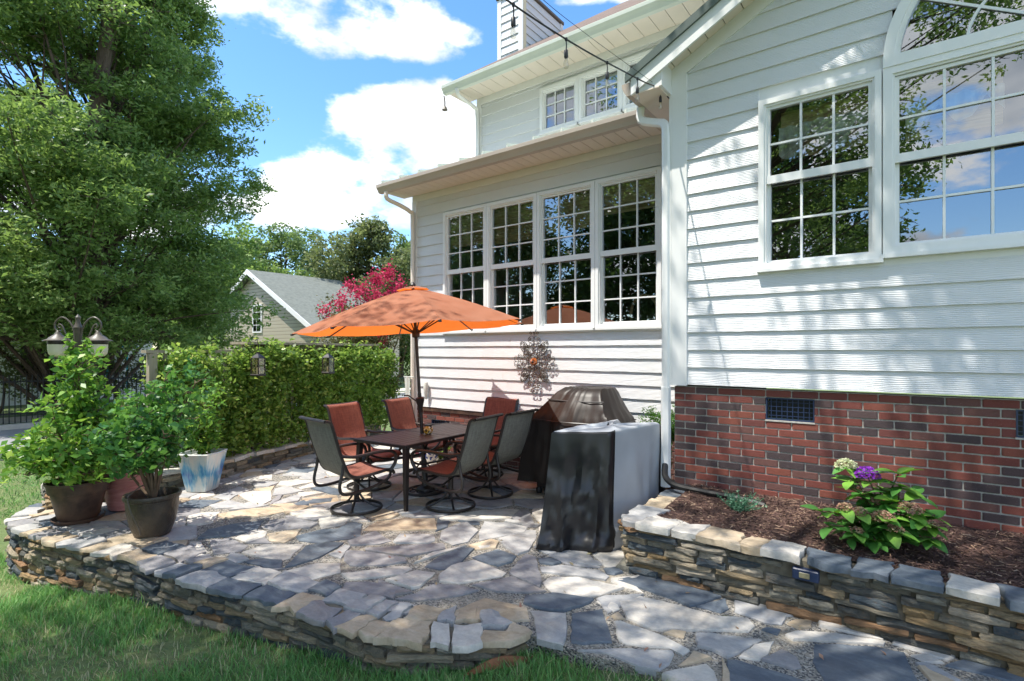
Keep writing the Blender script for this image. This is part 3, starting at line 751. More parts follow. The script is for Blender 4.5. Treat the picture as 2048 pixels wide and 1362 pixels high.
def sash(win, x0, x1, z0, z1, y, cols, rows, fr=.026, mt=.017, glass=None):
    f = MB(); yf, yb = y-.018, y+.02
    f.box(x0, x0+fr, yf, yb, z0, z1); f.box(x1-fr, x1, yf, yb, z0, z1); f.box(x0+fr, x1-fr, yf+.001, yb, z0, z0+fr); f.box(x0+fr, x1-fr, yf+.001, yb, z1-fr, z1)
    f.build('sash', 'vinyl', win)
    gx0, gx1, gz0, gz1 = x0+fr, x1-fr, z0+fr, z1-fr; m = MB()
    for c in range(1, cols):
        x = gx0+(gx1-gx0)*c/cols; m.box(x-mt/2, x+mt/2, y-.012, y+.004, gz0, gz1)
    for r in range(1, rows):
        z = gz0+(gz1-gz0)*r/rows; m.box(gx0, gx1, y-.0105, y+.003, z-mt/2, z+mt/2)
    if cols > 1 or rows > 1: m.build('muntin_grid', 'vinyl', win)
    for c in range(cols):
        for r in range(rows):
            a, b_ = gx0+(gx1-gx0)*c/cols, gx0+(gx1-gx0)*(c+1)/cols; d, e = gz0+(gz1-gz0)*r/rows, gz0+(gz1-gz0)*(r+1)/rows
            MB().add([(a, y+.006, d), (b_, y+.006, d), (b_, y+.006, e), (a, y+.006, e)], [(0, 1, 2, 3)]).build('pane', 'window_glass', win)
def casing(win, x0, x1, z0, z1, y, w=.055, d=.045, sill=True):
    f = MB(); f.box(x0, x0+w, y-d, y+.03, z0, z1); f.box(x1-w, x1, y-d, y+.03, z0, z1)
    f.box(x0+w, x1-w, y-d+.001, y+.03, z1-w, z1); f.box(x0+w, x1-w, y-d+.001, y+.03, z0, z0+w)
    # stepped inner lip
    q = .016; f.box(x0+w, x0+w+q, y-d+.014, y+.03, z0+w, z1-w); f.box(x1-w-q, x1-w, y-d+.014, y+.03, z0+w, z1-w); f.box(x0+w+q, x1-w-q, y-d+.015, y+.03, z1-w-q, z1-w)
    f.build('frame', 'vinyl', win)
    if sill: MB().box(x0-.012, x1+.012, y-d-.018, y+.02, z0-.03, z0-.001).build('sill', 'vinyl', win)
def win_node(): 
    o = bpy.data.objects.new('window', None); COL.objects.link(o); o.parent = HOUSE; o.empty_display_size = .1; return o
def dh_window(x0, x1, z0, z1, y, zmid, cols, rl, ru, w=.055, parent=None):
    win = win_node(); casing(win, x0, x1, z0, z1, y, w)
    sash(win, x0+w+.016, x1-w-.016, z0+w, zmid+.02, y+.035, cols, rl); sash(win, x0+w+.016, x1-w-.016, zmid-.02, z1-w-.016, y+.006, cols, ru)
    MB().box(x0+w+.0165, x1-w-.0165, y-.022, y+.004, zmid-.034, zmid+.034).build('meeting_rail', 'vinyl', win)
    return win

# --- sunroom wall
A0, A1 = -6.66, -1.88; ZA0, ZA1 = .80, 4.26
UA = [-5.945, -5.055, -4.155, -3.26, -2.385]; opA = [(UA[0], UA[-1], 2.0, 3.88)]
wa = slab(A0, A1, YA, YA+.12, ZA0-.06, ZA1+.1, [(UA[0]+.03, UA[-1]-.03, 2.03, 3.85)]).build('sunroom_wall', 'trim', HOUSE)
siding(wa, YA, A0+.10, A1, ZA0, ZA1-.10, opA)
MB().box(A0, A1, YA-.024, YA-.002, ZA1-.10, ZA1).build('frieze_board', 'trim', wa)
MB().box(A0, A0+.10, YA-.03, YA-.001, ZA0-.62, ZA1-.10).build('corner_board', 'trim', wa)
for i in range(4):
    win = dh_window(UA[i]+.003, UA[i+1]-.003, 2.005, 3.875, YA, 2.935, 3, 3, 3, w=.044)
    MB().grid(lambda u, v: (UA[i]+.06+(UA[i+1]-UA[i]-.12)*u, YA+.075+.010*math.sin(v*22), 3.84-v*([.52, .56, .52, .40][i])), 2, 24).build('bamboo_shade', 'bamboo_shade', win)
MB().box(A0, A1, YA-.028, YA-.001, 1.955, 1.999).build('sill_band', 'trim', wa)
# --- second storey wall
U0, U1 = -6.03, -.6; UU = [-4.72, -4.02, -3.31, -2.6]
wu = slab(U0, U1, YU, YU+.12, 4.4, 6.05, [(UU[0]+.03, UU[-1]-.03, 5.13, 5.79)]).build('upper_wall', 'trim', HOUSE)
siding(wu, YU, U0+.09, U1, 4.4, 5.92, [(UU[0], UU[-1], 5.1, 5.82)])
MB().box(U0, U0+.09, YU-.03, YU-.001, 4.4, 5.92).build('corner_board', 'trim', wu); MB().box(U0, U1, YU-.026, YU-.001, 5.92, 6.03).build('frieze_board', 'trim', wu)
for i in range(3):
    win = win_node(); casing(win, UU[i]+.002, UU[i+1]-.002, 5.11, 5.815, YU, .05); sash(win, UU[i]+.068, UU[i+1]-.068, 5.16, 5.75, YU+.01, 3, 3)
    if i: MB().box(UU[i]+.1, UU[i+1]-.1, YU+.11, YU+.12, 5.58, 5.76).build('roller_blind', 'curtain', win)
# --- gable wall nearest the planter
B0, B1, ZB0 = -1.875, 3.275, 1.395; APX, APZ, PIT = .70, 5.73, .51
def rake(x): return APZ-abs(x-APX)*PIT
W1 = (-1.10, -.212, 2.42, 3.89); W2 = (-.208, 1.605, 2.45, 3.86); ARC = (.70, 3.93, .90)
def archx(z): 
    d = ARC[2]**2-(z-ARC[1])**2
    return math.sqrt(d) if d > 0 else 0
wbk = MB()
# sheathing behind the boards, with the three openings left free
for (x0, x1, z0, z1) in ((B0, W1[0]+.03, ZB0, 4.40), (W1[0]+.03, W1[1]-.03, ZB0, W1[2]+.03), (W1[0]+.03, W1[1]-.03, W1[3]-.03, 4.40), (W1[1]-.03, W2[0]+.03, ZB0, 4.40), (W2[0]+.03, W2[1]-.03, ZB0, W2[2]+.03), (W2[1]-.03, B1, ZB0, 4.40)): wbk.box(x0, x1, YB, YB+.12, z0, z1)
poly = [(B0, 4.40), (W2[0]+.03, 4.40)]+[(ARC[0]+(ARC[2]-.03)*math.cos(a), max(4.40, ARC[1]+(ARC[2]-.03)*math.sin(a))) for a in [math.pi*(1-k/16) for k in range(17)]]+[(W2[1]-.03, 4.40), (B1, 4.40), (B1, rake(B1)+.02), (APX, APZ), (B0, rake(B0)+.02)]
wbk.add([(x, YB, z) for x, z in poly]+[(x, YB+.12, z) for x, z in poly], [tuple(range(len(poly))), tuple(range(2*len(poly)-1, len(poly)-1, -1))])
wb = wbk.build('gable_wall', 'trim', HOUSE)
z = ZB0
while z < APZ-.2:
    zt = z+EXPO; zm = (z+zt)/2
    lim = lambda zz: (max(B0+.145, APX-(APZ-.13-zz)/PIT), min(B1-.145, APX+(APZ-.13-zz)/PIT))
    (l0, r0), (l1, r1) = lim(z), lim(zt)
    if zt > APZ-.15: break
    ops = [W1, W2]
    if zt > ARC[1]-.05 and z < ARC[1]+ARC[2]:
        ax = archx(max(z, ARC[1])); ops = ops+[(ARC[0]-ax+.02, ARC[0]+ax-.02, z-.01, zt+.01)]
    for a, b in cut(max(l0, B0), r0, z, zt, ops):
        clap(wb, YB, z, zt, a, max(a, l1) if a == l0 else a, b, min(b, r1) if b == r0 else b)
    z = zt
MB().box(B0, B0+.145, YB-.03, YB-.001, ZB0-.012, 4.43).build('corner_board', 'trim', wb)
MB().box(B1-.145, B1, YB-.03, YB-.001, ZB0-.012, 4.43).build('corner_board', 'trim', wb)
MB().box(B0-.024, B0-.001, YB-.03, YB+1.05, ZB0-.012, 4.43).build('side_board', 'trim', wb)
for sgn in (-1, 1):
    f = MB(); xa, xb = APX+sgn*2.53, APX
    for y0, y1, dz0, dz1, nm, mt in ((YB-.027, YB-.002, -.15, .0, 'rake_board', 'trim'),):
        f.add([(xa, y0, rake(xa)+dz0), (xb, y0, rake(xb)+dz0), (xb, y0, rake(xb)+dz1), (xa, y0, rake(xa)+dz1), (xa, y1, rake(xa)+dz0), (xb, y1, rake(xb)+dz0), (xb, y1, rake(xb)+dz1), (xa, y1, rake(xa)+dz1)], [(0, 1, 2, 3), (7, 6, 5, 4), (0, 4, 5, 1), (3, 2, 6, 7), (1, 5, 6, 2), (0, 3, 7, 4)]); f.build(nm, mt, wb)
win = dh_window(W1[0]+.002, W1[1]-.002, W1[2]+.005, W1[3]-.004, YB, 3.19, 3, 2, 2, w=.045)
def swag(win, x0, x1, ztop, zlow):
    def fn(u, v):
        d = .14+.5*abs(math.sin((u*2.1+.25)*math.pi))**.8
        return (x0+(x1-x0)*u, YB+.085+.02*math.sin(u*38)+.02*math.sin(v*9+u*9), ztop-(ztop-zlow)*v*min(1, d))
    MB().grid(fn, 50, 10).build('curtain', 'curtain', win)
    MB().grid(lambda u, v: (x0+(x1-x0)*u, YB+.18+.01*math.sin(v*40), ztop+.16-v*.42), 2, 20).build('bamboo_shade', 'bamboo_shade', win)
swag(win, W1[0]+.14, W1[1]-.06, 3.66, 3.2)
win = win_node(); casing(win, W2[0]+.002, W2[1]-.002, W2[2]+.005, W2[3]+.03, YB, .06)
sash(win, W2[0]+.078, W2[1]-.078, W2[2]+.066, 3.20, YB+.03, 6, 2); sash(win, W2[0]+.078, W2[1]-.078, 3.165, 3.81, YB+.004, 6, 2); swag(win, W2[0]+.14, .5, 3.62, 3.3); MB().box(W2[0]+.0785, W2[1]-.0785, YB-.024, YB+.002, 3.15, 3.215).build('meeting_rail', 'vinyl', win)
win = win_node(); ai = bpy.data.objects
f = MB(); NA = 40
def ring(r0, r1, y0, y1):
    vs = []; fs = []
    for k in range(NA+1):
        a = math.pi*k/NA; c, s_ = math.cos(a), math.sin(a)
        for r, y in ((r0, y0), (r1, y0), (r1, y1), (r0, y1)): vs.append((ARC[0]+r*c, y, ARC[1]+r*s_))
    for k in range(NA):
        for q in range(4): fs.append((k*4+q, k*4+(q+1) % 4, k*4+4+(q+1) % 4, k*4+4+q))
    return vs, fs
f.add(*ring(.835, .905, YB-.05, YB+.03)); f.add(*ring(.80, .836, YB-.03, YB+.03)); f.box(ARC[0]-.905, ARC[0]+.905, YB-.052, YB+.03, ARC[1]-.045, ARC[1]+.04); f.build('frame', 'vinyl', win)
m = MB(); m.add(*ring(.40, .418, YB-.01, YB+.004))
for k in range(1, 6):
    a = math.pi*k/6; c, s_ = math.cos(a), math.sin(a); px, pz = -s_*.009, c*.009
    P = [(ARC[0]+r*c+q*px, y, ARC[1]+.04+r*s_+q*pz) for y in (YB-.009, YB+.003) for r, q in ((.02, 1), (.80, 1), (.80, -1), (.02, -1))]
    m.add(P, [(0, 1, 2, 3), (7, 6, 5, 4), (0, 4, 5, 1), (2, 6, 7, 3)])
m.build('muntin_grid', 'vinyl', win)
for k in range(6):
    for r0, r1 in ((.0, .41), (.41, .82)):
        aa = [math.pi*(k+q/4)/6 for q in range(5)]
        P = [(ARC[0]+r1*math.cos(a), YB+.006, ARC[1]+r1*math.sin(a)) for a in aa]+[(ARC[0]+r0*math.cos(a), YB+.006, ARC[1]+r0*math.sin(a)) for a in reversed(aa)]
        if r0 == 0: P = P[:6]
        MB().add(P, [tuple(range(len(P)))[::-1]]).build('pane', 'window_glass', win)

# --- rooms behind the glass
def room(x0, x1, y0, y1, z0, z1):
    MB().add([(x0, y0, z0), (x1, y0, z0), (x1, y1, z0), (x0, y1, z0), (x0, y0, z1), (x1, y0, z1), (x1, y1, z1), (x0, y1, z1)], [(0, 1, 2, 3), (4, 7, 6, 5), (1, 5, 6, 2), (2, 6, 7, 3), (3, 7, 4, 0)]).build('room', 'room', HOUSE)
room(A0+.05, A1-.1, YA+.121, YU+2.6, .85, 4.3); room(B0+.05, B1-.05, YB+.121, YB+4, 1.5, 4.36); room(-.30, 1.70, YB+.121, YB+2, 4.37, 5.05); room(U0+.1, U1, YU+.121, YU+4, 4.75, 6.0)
# an oval-backed chair seen dimly through the last sunroom window
ch = MB(); ch.tube([(-3.0+.2*math.cos(a), YA+.9, 2.2+.28*math.sin(a)) for a in [2*math.pi*k/20 for k in range(20)]], .02, 6, True); ch.box(-3.2, -2.8, YA+.9, YA+1.3, 1.75, 1.8)
ch.build('indoor_chair', 'bamboo_shade', HOUSE)

# --- brick foundations
brk = MB().bbox(-.5, .5, -.5, .5, -.5, .5, .05).mesh('brick', 'brick')
import bmesh
def brick_wall(x0, x1, y, ztop, rows, ops, course=.0672, maxparts=999, near=None):
    mo = MB().box(x0, x1, y+.0095, y+.14, ztop-rows*course-.02, ztop) if not ops else slab(x0, x1, y+.0095, y+.14, ztop-rows*course-.02, ztop, ops)
    w = mo.build('foundation_wall', 'mortar', HOUSE); n = 0; far = MB()
    for r in range(rows):
        zc = ztop-course*(r+.5); x = x0-(.1016 if r % 2 else 0)
        while x < x1:
            a, b = max(x, x0)+.004, min(x+.2032, x1)-.005; x += .2032
            if b-a < .03: continue
            for p, q in cut(a, b, zc-.02, zc+.02, ops):
                if q-p < .025: continue
                if near is None or near(p):
                    o = link('brick', brk, w); o.location = ((p+q)/2, y+.045+R.uniform(-.002, .002), zc); o.scale = (q-p, .09, course-.0105); o.rotation_euler = (R.uniform(-.006, .006), R.uniform(-.004, .004), 0); n += 1
                else: far.bbox(p, q, y, y+.09, zc-course/2+.005, zc+course/2-.005, .004)
    if far.v: tag(far.build('bricks', 'brick', w), kind='stuff')
    return w, n
VB = [(-1.052, -.675, 1.113, 1.308), (.55, .927, 1.113, 1.308)]
wB, nb = brick_wall(B0+.012, 1.6, YB+.012, ZB0-.02, 15, VB)
VA = [(-6.25, -5.85, .40, .60)]
wA, na = brick_wall(A0+.012, A1, YA+.006, .735, 11, VA, near=lambda p: p < -5.65)
MB().box(A0+.1, A1, YA-.012, YA+.1, .735, .80).build('shadow_band', 'pot_brown', wA)  # brown strip standing in for the shadow line between siding and brick
MB().box(1.6, B1, YB+.012, YB+.1, .2, ZB0).build('brick_end', 'brick', HOUSE)
print('bricks', nb, na)
def vent(w, o, y):
    v = bpy.data.objects.new('vent', None); COL.objects.link(v); v.parent = w
    x0, x1, z0, z1 = o; f = MB(); t = .012
    f.box(x0+.002, x0+t, y+.008, y+.05, z0+.002, z1-.002); f.box(x1-t, x1-.002, y+.008, y+.05, z0+.002, z1-.002); f.box(x0+t, x1-t, y+.009, y+.05, z1-t, z1-.002); f.box(x0+t, x1-t, y+.009, y+.05, z0+.002, z0+t); f.build('vent_frame', 'navy_plastic', v)
    g = MB(); 
    for k in range(1, 9): x = x0+(x1-x0)*k/9; g.box(x-.003, x+.003, y+.024, y+.032, z0+t, z1-t)
    for k in range(1, 5): z = z0+(z1-z0)*k/5; g.box(x0+t, x1-t, y+.025, y+.033, z-.0025, z+.0025)
    g.build('vent_grille', 'navy_plastic', v)
    MB().box(x0+t, x1-t, y+.07, y+.08, z0+t, z1-t).build('vent_back', 'black_plastic', v); MB().box(x0-.004, x1+.004, y-.004, y+.05, z0-.012, z0-.001).build('vent_sill', 'mortar', v)
vent(wB, VB[0], YB+.012); vent(wB, VB[1], YB+.012); vent(wA, VA[0], YA+.006)
# side and rear bodies that the camera only grazes
for bx, nm, mt in (((A0, A0+.1, YA+.121, 9.6, .0, 4.3), 'side_wall', 'siding'), ((B0, B0+.1, YB+.121, 9, 1.39, 4.4), 'side_wall', 'siding'), ((B0+.02, B0+.1, YB+.153, 7, 0, 1.39), 'side_foundation', 'brick'), ((U0, U0+.1, YU+.121, 13, 4.4, 6.1), 'side_wall', 'siding')): MB().box(*bx).build(nm, mt, HOUSE)
gb = MB(); gb.add([(U0+.01, 6.6, 6.05), (U0+.01, 13, 6.05), (U0+.01, 13, 10.7)], [(0, 2, 1)]); gb.build('gable_end', 'siding', HOUSE)

# --- roofs, soffits, gutters
def gutter(x0, x1, y1, z0, z1, d=.12, mat='gutter', name='gutter'):
    P = [(0, 0, 0), (0, -d*.55, 0), (0, -d*.72, (z1-z0)*.3), (0, -d*.98, (z1-z0)*.62), (0, -d, (z1-z0)*.9), (0, -d, z1-z0), (0, -d+.018, z1-z0), (0, -d+.02, (z1-z0)*.88), (0, -.012, (z1-z0)*.8), (0, -.012, z1-z0), (0, 0, z1-z0)]
    return MB().extr(P, (x0, y1, z0), (x1, y1, z0), 0).build(name, mat, HOUSE)
def soffit(x0, x1, y0, y1, z, step=.15, mat='soffit'):
    node = bpy.data.objects.new('soffit', None); COL.objects.link(node); node.parent = HOUSE
    MB().box(x0, x1, y0+.002, y1, z+.006, z+.02).build('soffit_backing', 'pot_brown', node)
    x = x0; me = None
    while x < x1-.01:
        w = min(step, x1-x); MB().box(x+.0035, x+w-.0035, y0, y1, z-.006, z+.005).build('soffit_panel', mat, node); x += step
RE0, RE1 = -6.86, -1.95
soffit(RE0, RE1+.06, 5.64, YA-.03, 4.262)
MB().box(RE0, RE1+.06, 5.615, 5.639, 4.235, 4.39).build('fascia', 'gutter', HOUSE)
gutter(RE0-.01, RE1+.06, 5.613, 4.225, 4.35)
rf = MB(); rf.add([(RE0-.03, 5.55, 4.372), (-1.9, 5.55, 4.372), (-1.9, YU-.005, 4.80), (RE0-.03, YU-.005, 4.80), (RE0-.03, 5.55, 4.352), (-1.9, 5.55, 4.352), (-1.9, YU-.005, 4.78), (RE0-.03, YU-.005, 4.78)], [(0, 1, 2, 3), (7, 6, 5, 4), (0, 4, 5, 1), (3, 7, 4, 0), (0, 3, 7, 4)])
sr = rf.build('sunroom_roof', 'roof_metal', HOUSE)
for k in range(12):
    x = RE0+.06+k*.42
    MB().add([(x-.012, 5.545, 4.373), (x+.012, 5.545, 4.373), (x+.012, 7., 4.80), (x-.012, 7., 4.80), (x-.012, 5.545, 4.42), (x+.012, 5.545, 4.42), (x+.012, 7., 4.845), (x-.012, 7., 4.845)], [(0, 1, 5, 4), (4, 5, 6, 7), (1, 2, 6, 5), (3, 0, 4, 7)]).build('seam', 'roof_metal', sr)
soffit(-6.28, -.6, 6.53, YU-.03, 6.03, .22); MB().box(-6.28, -.6, 6.505, 6.529, 6.0, 6.14).build('fascia', 'trim', HOUSE); gutter(-6.30, -.6, 6.503, 5.985, 6.115, mat='roof_metal')
mr = MB(); P0 = [(-6.3, 6.42, 6.13), (3.2, 6.42, 6.13), (3.2, 13.0, 10.87), (-6.3, 13.0, 10.87)]
mr.add(P0+[(x, y, z-.03) for x, y, z in P0]+[(-6.3, 19, 6.5), (3.2, 19, 6.5)], [(0, 1, 2, 3), (7, 6, 5, 4), (0, 4, 5, 1), (3, 7, 4, 0), (3, 2, 9, 8)]); mr.build('main_roof', 'shingle', HOUSE)
# chimney chase
ch = MB().box(-6.82, -6.21, 8.56, 10.04, 4, 8.84).build('chimney', 'trim', HOUSE)
for k in range(14):
    z = 8.84-EXPO*(k+1); clap(ch, 8.56, z, z+EXPO-.001, -6.74, -6.74, -6.29, -6.29); clap(ch, -6.21, z, z+EXPO-.001, 8.65, 8.65, 9.96, 9.96, axis='y')
for x0, x1, y0, y1, m in ((-6.83, -6.735, 8.535, 8.559, 'trim'), (-6.295, -6.187, 8.535, 8.559, 'trim'), (-6.209, -6.186, 8.5595, 8.655, 'yellowed_trim'), (-6.209, -6.186, 9.955, 10.05, 'trim')): MB().box(x0, x1, y0, y1, 6, 8.84).build('corner_board', m, ch)
MB().bbox(-6.86, -6.17, 8.51, 10.08, 8.841, 8.93, .02).build('chimney_cap', 'bronze_metal', ch)
# gable roof: two slopes, rake soffit, fascia and metal edge
EX = -2.17; YR = 4.755
for sgn in (1, -1):
    X = lambda x: x if sgn == 1 else 2*APX-x
    def q(x, y, dz): return (X(x), y, rake(X(x))+dz)
    o = (lambda f: f) if sgn == 1 else (lambda f: f[::-1])
    def wedge(xa, xb, ya, yb, d0, d1, nm, mt, par=HOUSE):
        vs = [q(xa, ya, d0), q(xb, ya, d0), q(xb, ya, d1), q(xa, ya, d1), q(xa, yb, d0), q(xb, yb, d0), q(xb, yb, d1), q(xa, yb, d1)]
        return MB().add(vs, [o(f) for f in [(0, 1, 2, 3), (7, 6, 5, 4), (0, 4, 5, 1), (3, 2, 6, 7), (1, 5, 6, 2), (0, 3, 7, 4)]]).build(nm, mt, par)
    wedge(EX-.05, APX, YR-.03, 8.5, .085, .115, 'gable_roof', 'green_metal'); wedge(EX-.05, APX, YR-.036, YR-.012, .03, .084, 'drip_edge', 'green_metal')
    wedge(EX, APX, YR-.01, YR+.014, -.12, .083, 'rake_fascia', 'trim')
    x = EX+.02
    while x < APX-.02:
        w = min(.155, APX-x); wedge(x+.004, x+w-.004, YR+.016, YB-.028, -.012, .0, 'soffit_panel', 'soffit'); x += .155
    wedge(EX+.0, APX, YR+.016, YB-.03, .004, .02, 'soffit_backing', 'pot_brown')
zs = rake(EX)-.10
MB().box(EX, B0-.026, YR+.012, 6.4, zs-.012, zs).build('eave_soffit', 'soffit', HOUSE)
MB().box(EX-.002, EX+.02, YR+.015, 6.6, zs, zs+.15).build('eave_fascia', 'trim', HOUSE)
MB().extr([(EX+.021, 0, zs+.001), (B0-.0005, 0, zs+.001), (B0-.0005, 0, rake(B0)+.07), (EX+.021, 0, rake(EX)+.07)], (0, YR+.016, 0), (0, 6.2, 0), 0).build('eave_return', 'trim', HOUSE)
P = [(0, 0, 0), (-.06, 0, 0), (-.09, 0, .05), (-.11, 0, .10), (-.11, 0, .125), (0, 0, .125)]
MB().extr(P, (EX-.003, YR+.03, zs), (EX-.003, 6.6, zs), 0).build('gutter', 'gutter', HOUSE)
def spout(pts, name='downspout', w=.04, mat='trim'):
    b = MB(); b.tube(smoothpath(pts, 3), w, 8, sx=.75); return b.build(name, mat, HOUSE)
spout([(-6.70, 5.56, 4.23), (-6.70, 5.58, 4.12), (-6.66, 5.8, 4.06), (-6.62, 6.0, 3.98), (-6.61, 6.03, 3.85), (-6.61, 6.03, 2.5), (-6.61, 6.03, .1)], mat='soffit')
spout([(-6.0, 6.44, 6.0), (-6.0, 6.5, 5.9), (-5.985, 6.85, 5.84), (-5.985, 6.93, 5.7), (-5.985, 6.93, 4.7)], w=.035)
spout([(EX-.05, 5.1, zs+.01), (EX-.05, 5.1, zs-.12), (EX+.12, 5.08, zs-.2), (-1.96, 5.05, zs-.25), (-1.935, 5.03, zs-.4), (-1.935, 5.03, 3), (-1.935, 5.03, 1.35)], w=.044, mat='vinyl')
spout([(-1.935, 5.03, 1.36), (-1.935, 5.03, .8), (-1.935, 5.02, .40)], w=.05)
hp = MB(); hp.tube(smoothpath([(-1.93, 5.0, .62), (-1.9, 4.93, .52), (-1.78, 4.86, .47), (-1.5, 4.82, .46), (-1.2, 4.82, .45), (-1.0, 4.80, .43)], 5), .028, 8)
tag(hp.build('drain_hose', 'black_plastic'), 'black drain hose running from the downspout into the mulch bed', 'hose')
for k, (x, z) in enumerate([(-6.35, 5.98)]):
    b = MB(); b.tube(smoothpath([(x, 6.5, 6.0), (x+.02, 6.5, 5.9), (x, 6.52, 5.82)], 3), .012, 5); b.lathe([(.01, 0), (.05, .02), (.03, .07), (.01, .09)], (x, 6.52, 5.75), 10); b.build('eave_lamp', 'bronze_metal', HOUSE)

# ------------------------------------------------------------------ dining set
def make_chair(name='patio_chair'):
    """swivel sling chair, local +y is the way the sitter faces"""
    t = empty(name)
    b = MB(); b.tube([(.265*math.cos(a), .265*math.sin(a), .016) for a in [2*math.pi*k/36 for k in range(36)]], .016, 6, True, sx=.6); b.build('base_ring', 'dark_metal', t, False)
    for k in range(4):
        a = math.pi/4+k*math.pi/2; c, s_ = math.cos(a), math.sin(a)
        MB().tube(smoothpath([(.262*c, .262*s_, .02), (.19*c, .19*s_, .035), (.09*c, .09*s_, .09), (.03*c, .03*s_, .17)], 4), .012, 6).build('spoke', 'dark_metal', t, False)
    MB().tube([(0, 0, .14), (0, 0, .36)], .03, 10).build('swivel_post', 'dark_metal', t, False)
    MB().bbox(-.12, .12, -.10, .10, .345, .372, .006).build('swivel_plate', 'dark_metal', t, False)
    prof = [(-.50, 1.005), (-.462, 1.0), (-.43, .965), (-.385, .82), (-.335, .66), (-.285, .53), (-.245, .455), (-.19, .415), (-.10, .402), (.10, .415), (.22, .425), (.275, .41), (.295, .375)]
    pp = smoothpath([(0, y, z) for y, z in prof], 4)
    hw = .265
    for sx in (-1, 1):
        MB().tube([(sx*hw, p.y, p.z) for p in pp], .0165, 7).build('side_rail', 'dark_metal', t, False)
        arm = [(sx*hw, -.33, .645), (sx*(hw+.03), -.20, .625), (sx*(hw+.045), .02, .64), (sx*(hw+.045), .20, .635), (sx*(hw+.04), .285, .59), (sx*(hw+.03), .29, .50), (sx*(hw+.02), .235, .42)]
        MB().tube(smoothpath(arm, 4), .0165, 7, sx=1.25).build('arm', 'dark_metal', t, False)
        lp = [(sx*(hw+.02), .235, .42), (sx*hw, .24, .36), (sx*hw, .17, .31), (sx*hw, -.05, .262), (sx*hw, -.24, .25), (sx*hw, -.325, .275), (sx*hw, -.345, .35), (sx*hw, -.315, .48), (sx*hw, -.305, .56)]
        MB().tube(smoothpath(lp, 4), .014, 7, sx=1.2).build('rocker_loop', 'dark_metal', t, False)
    for y, z in ((-.05, .268), (.13, .30)): MB().tube([(-hw, y, z), (0, y-.0, .335), (hw, y, z)], .012, 6).build('cross_bar', 'dark_metal', t, False)
    MB().tube([(-hw, -.50, 1.005), (hw, -.50, 1.005)], .0165, 7).build('top_bar', 'dark_metal', t, False)
    # padded sling: back and seat, each with a front and a rear cloth
    ib = [i for i, p in enumerate(pp) if p.z >= .44 and p.y < 0]; ise = [i for i, p in enumerate(pp) if p.y >= -.26 and p.z < .46]
    def sheet(idx, off, nm, mt, seams, seat=False):
        P = [pp[i] for i in idx]; n = len(P)
        def fn(u, v):
            k = v*(n-1); i = min(int(k), n-2); f = k-i; p = P[i].lerp(P[i+1], f); d = (P[i+1]-P[i]).normalized()
            nr = Vector((0, -d.z, d.y)); nr = nr if off > 0 else nr
            sag = .028*math.sin(math.pi*u)*math.sin(math.pi*min(1, max(0, v)))
            pf = .007*abs(math.sin(math.pi*v*seams))**.45
            q = p-nr*(-sag) if False else p
            up = Vector((0, d.z, -d.y))
            up = up if (up.z > 0 if seat else up.y > 0) else -up
            q = p-up*sag+up*off*(.005+pf)
            return (-hw+.012+(2*hw-.024)*u, q.y, q.z)
        MB().grid(fn, 10, 26).build(nm, mt, t, False)
    sheet(ib, 1, 'backrest', 'sling_front', 3); sheet(ib, -1, 'backrest_rear', 'sling_back', 3)
    sheet(ise, 1, 'seat', 'sling_front', 2, True); sheet(ise, -1, 'seat_underside', 'sling_back', 2, True)
    return t
def copy_tree(o, parent=None):
    c = o.copy(); COL.objects.link(c); c.parent = parent
    for ch in list(o.children): copy_tree(ch, c)
    return c
TC = Vector((-4.74, 4.58)); TR = rad(3.5)
def tl(x, y): return (TC.x+x*math.cos(TR)-y*math.sin(TR), TC.y+x*math.sin(TR)+y*math.cos(TR))
chair = make_chair()
spots = [((-4.80, 3.58), -6, 'sling swivel chair at the head of the dining table, back turned to the lawn'),
         ((-4.06, 4.26), 97, 'sling swivel chair showing its grey-green back, on the table side nearest the covered smoker'),
         ((-4.04, 4.92), 90, 'sling swivel chair showing its grey-green back, right beside the brown grill cover'),
         ((-5.46, 4.26), -82, 'sling swivel chair facing the table, hedge side, nearer the flower pots'),
         ((-5.44, 5.16), -80, 'sling swivel chair facing the table, hedge side, nearer the house corner'),
         ((-4.72, 5.60), 184, 'sling swivel chair at the head of the table against the house wall')]
for i, ((x, y), a, lab) in enumerate(spots):
    o = chair if i == 0 else copy_tree(chair)
    o.location = (x, y, .014); o.rotation_euler = (0, 0, rad(a)); tag(o, lab, 'chair', 'swivel chairs round the patio table')

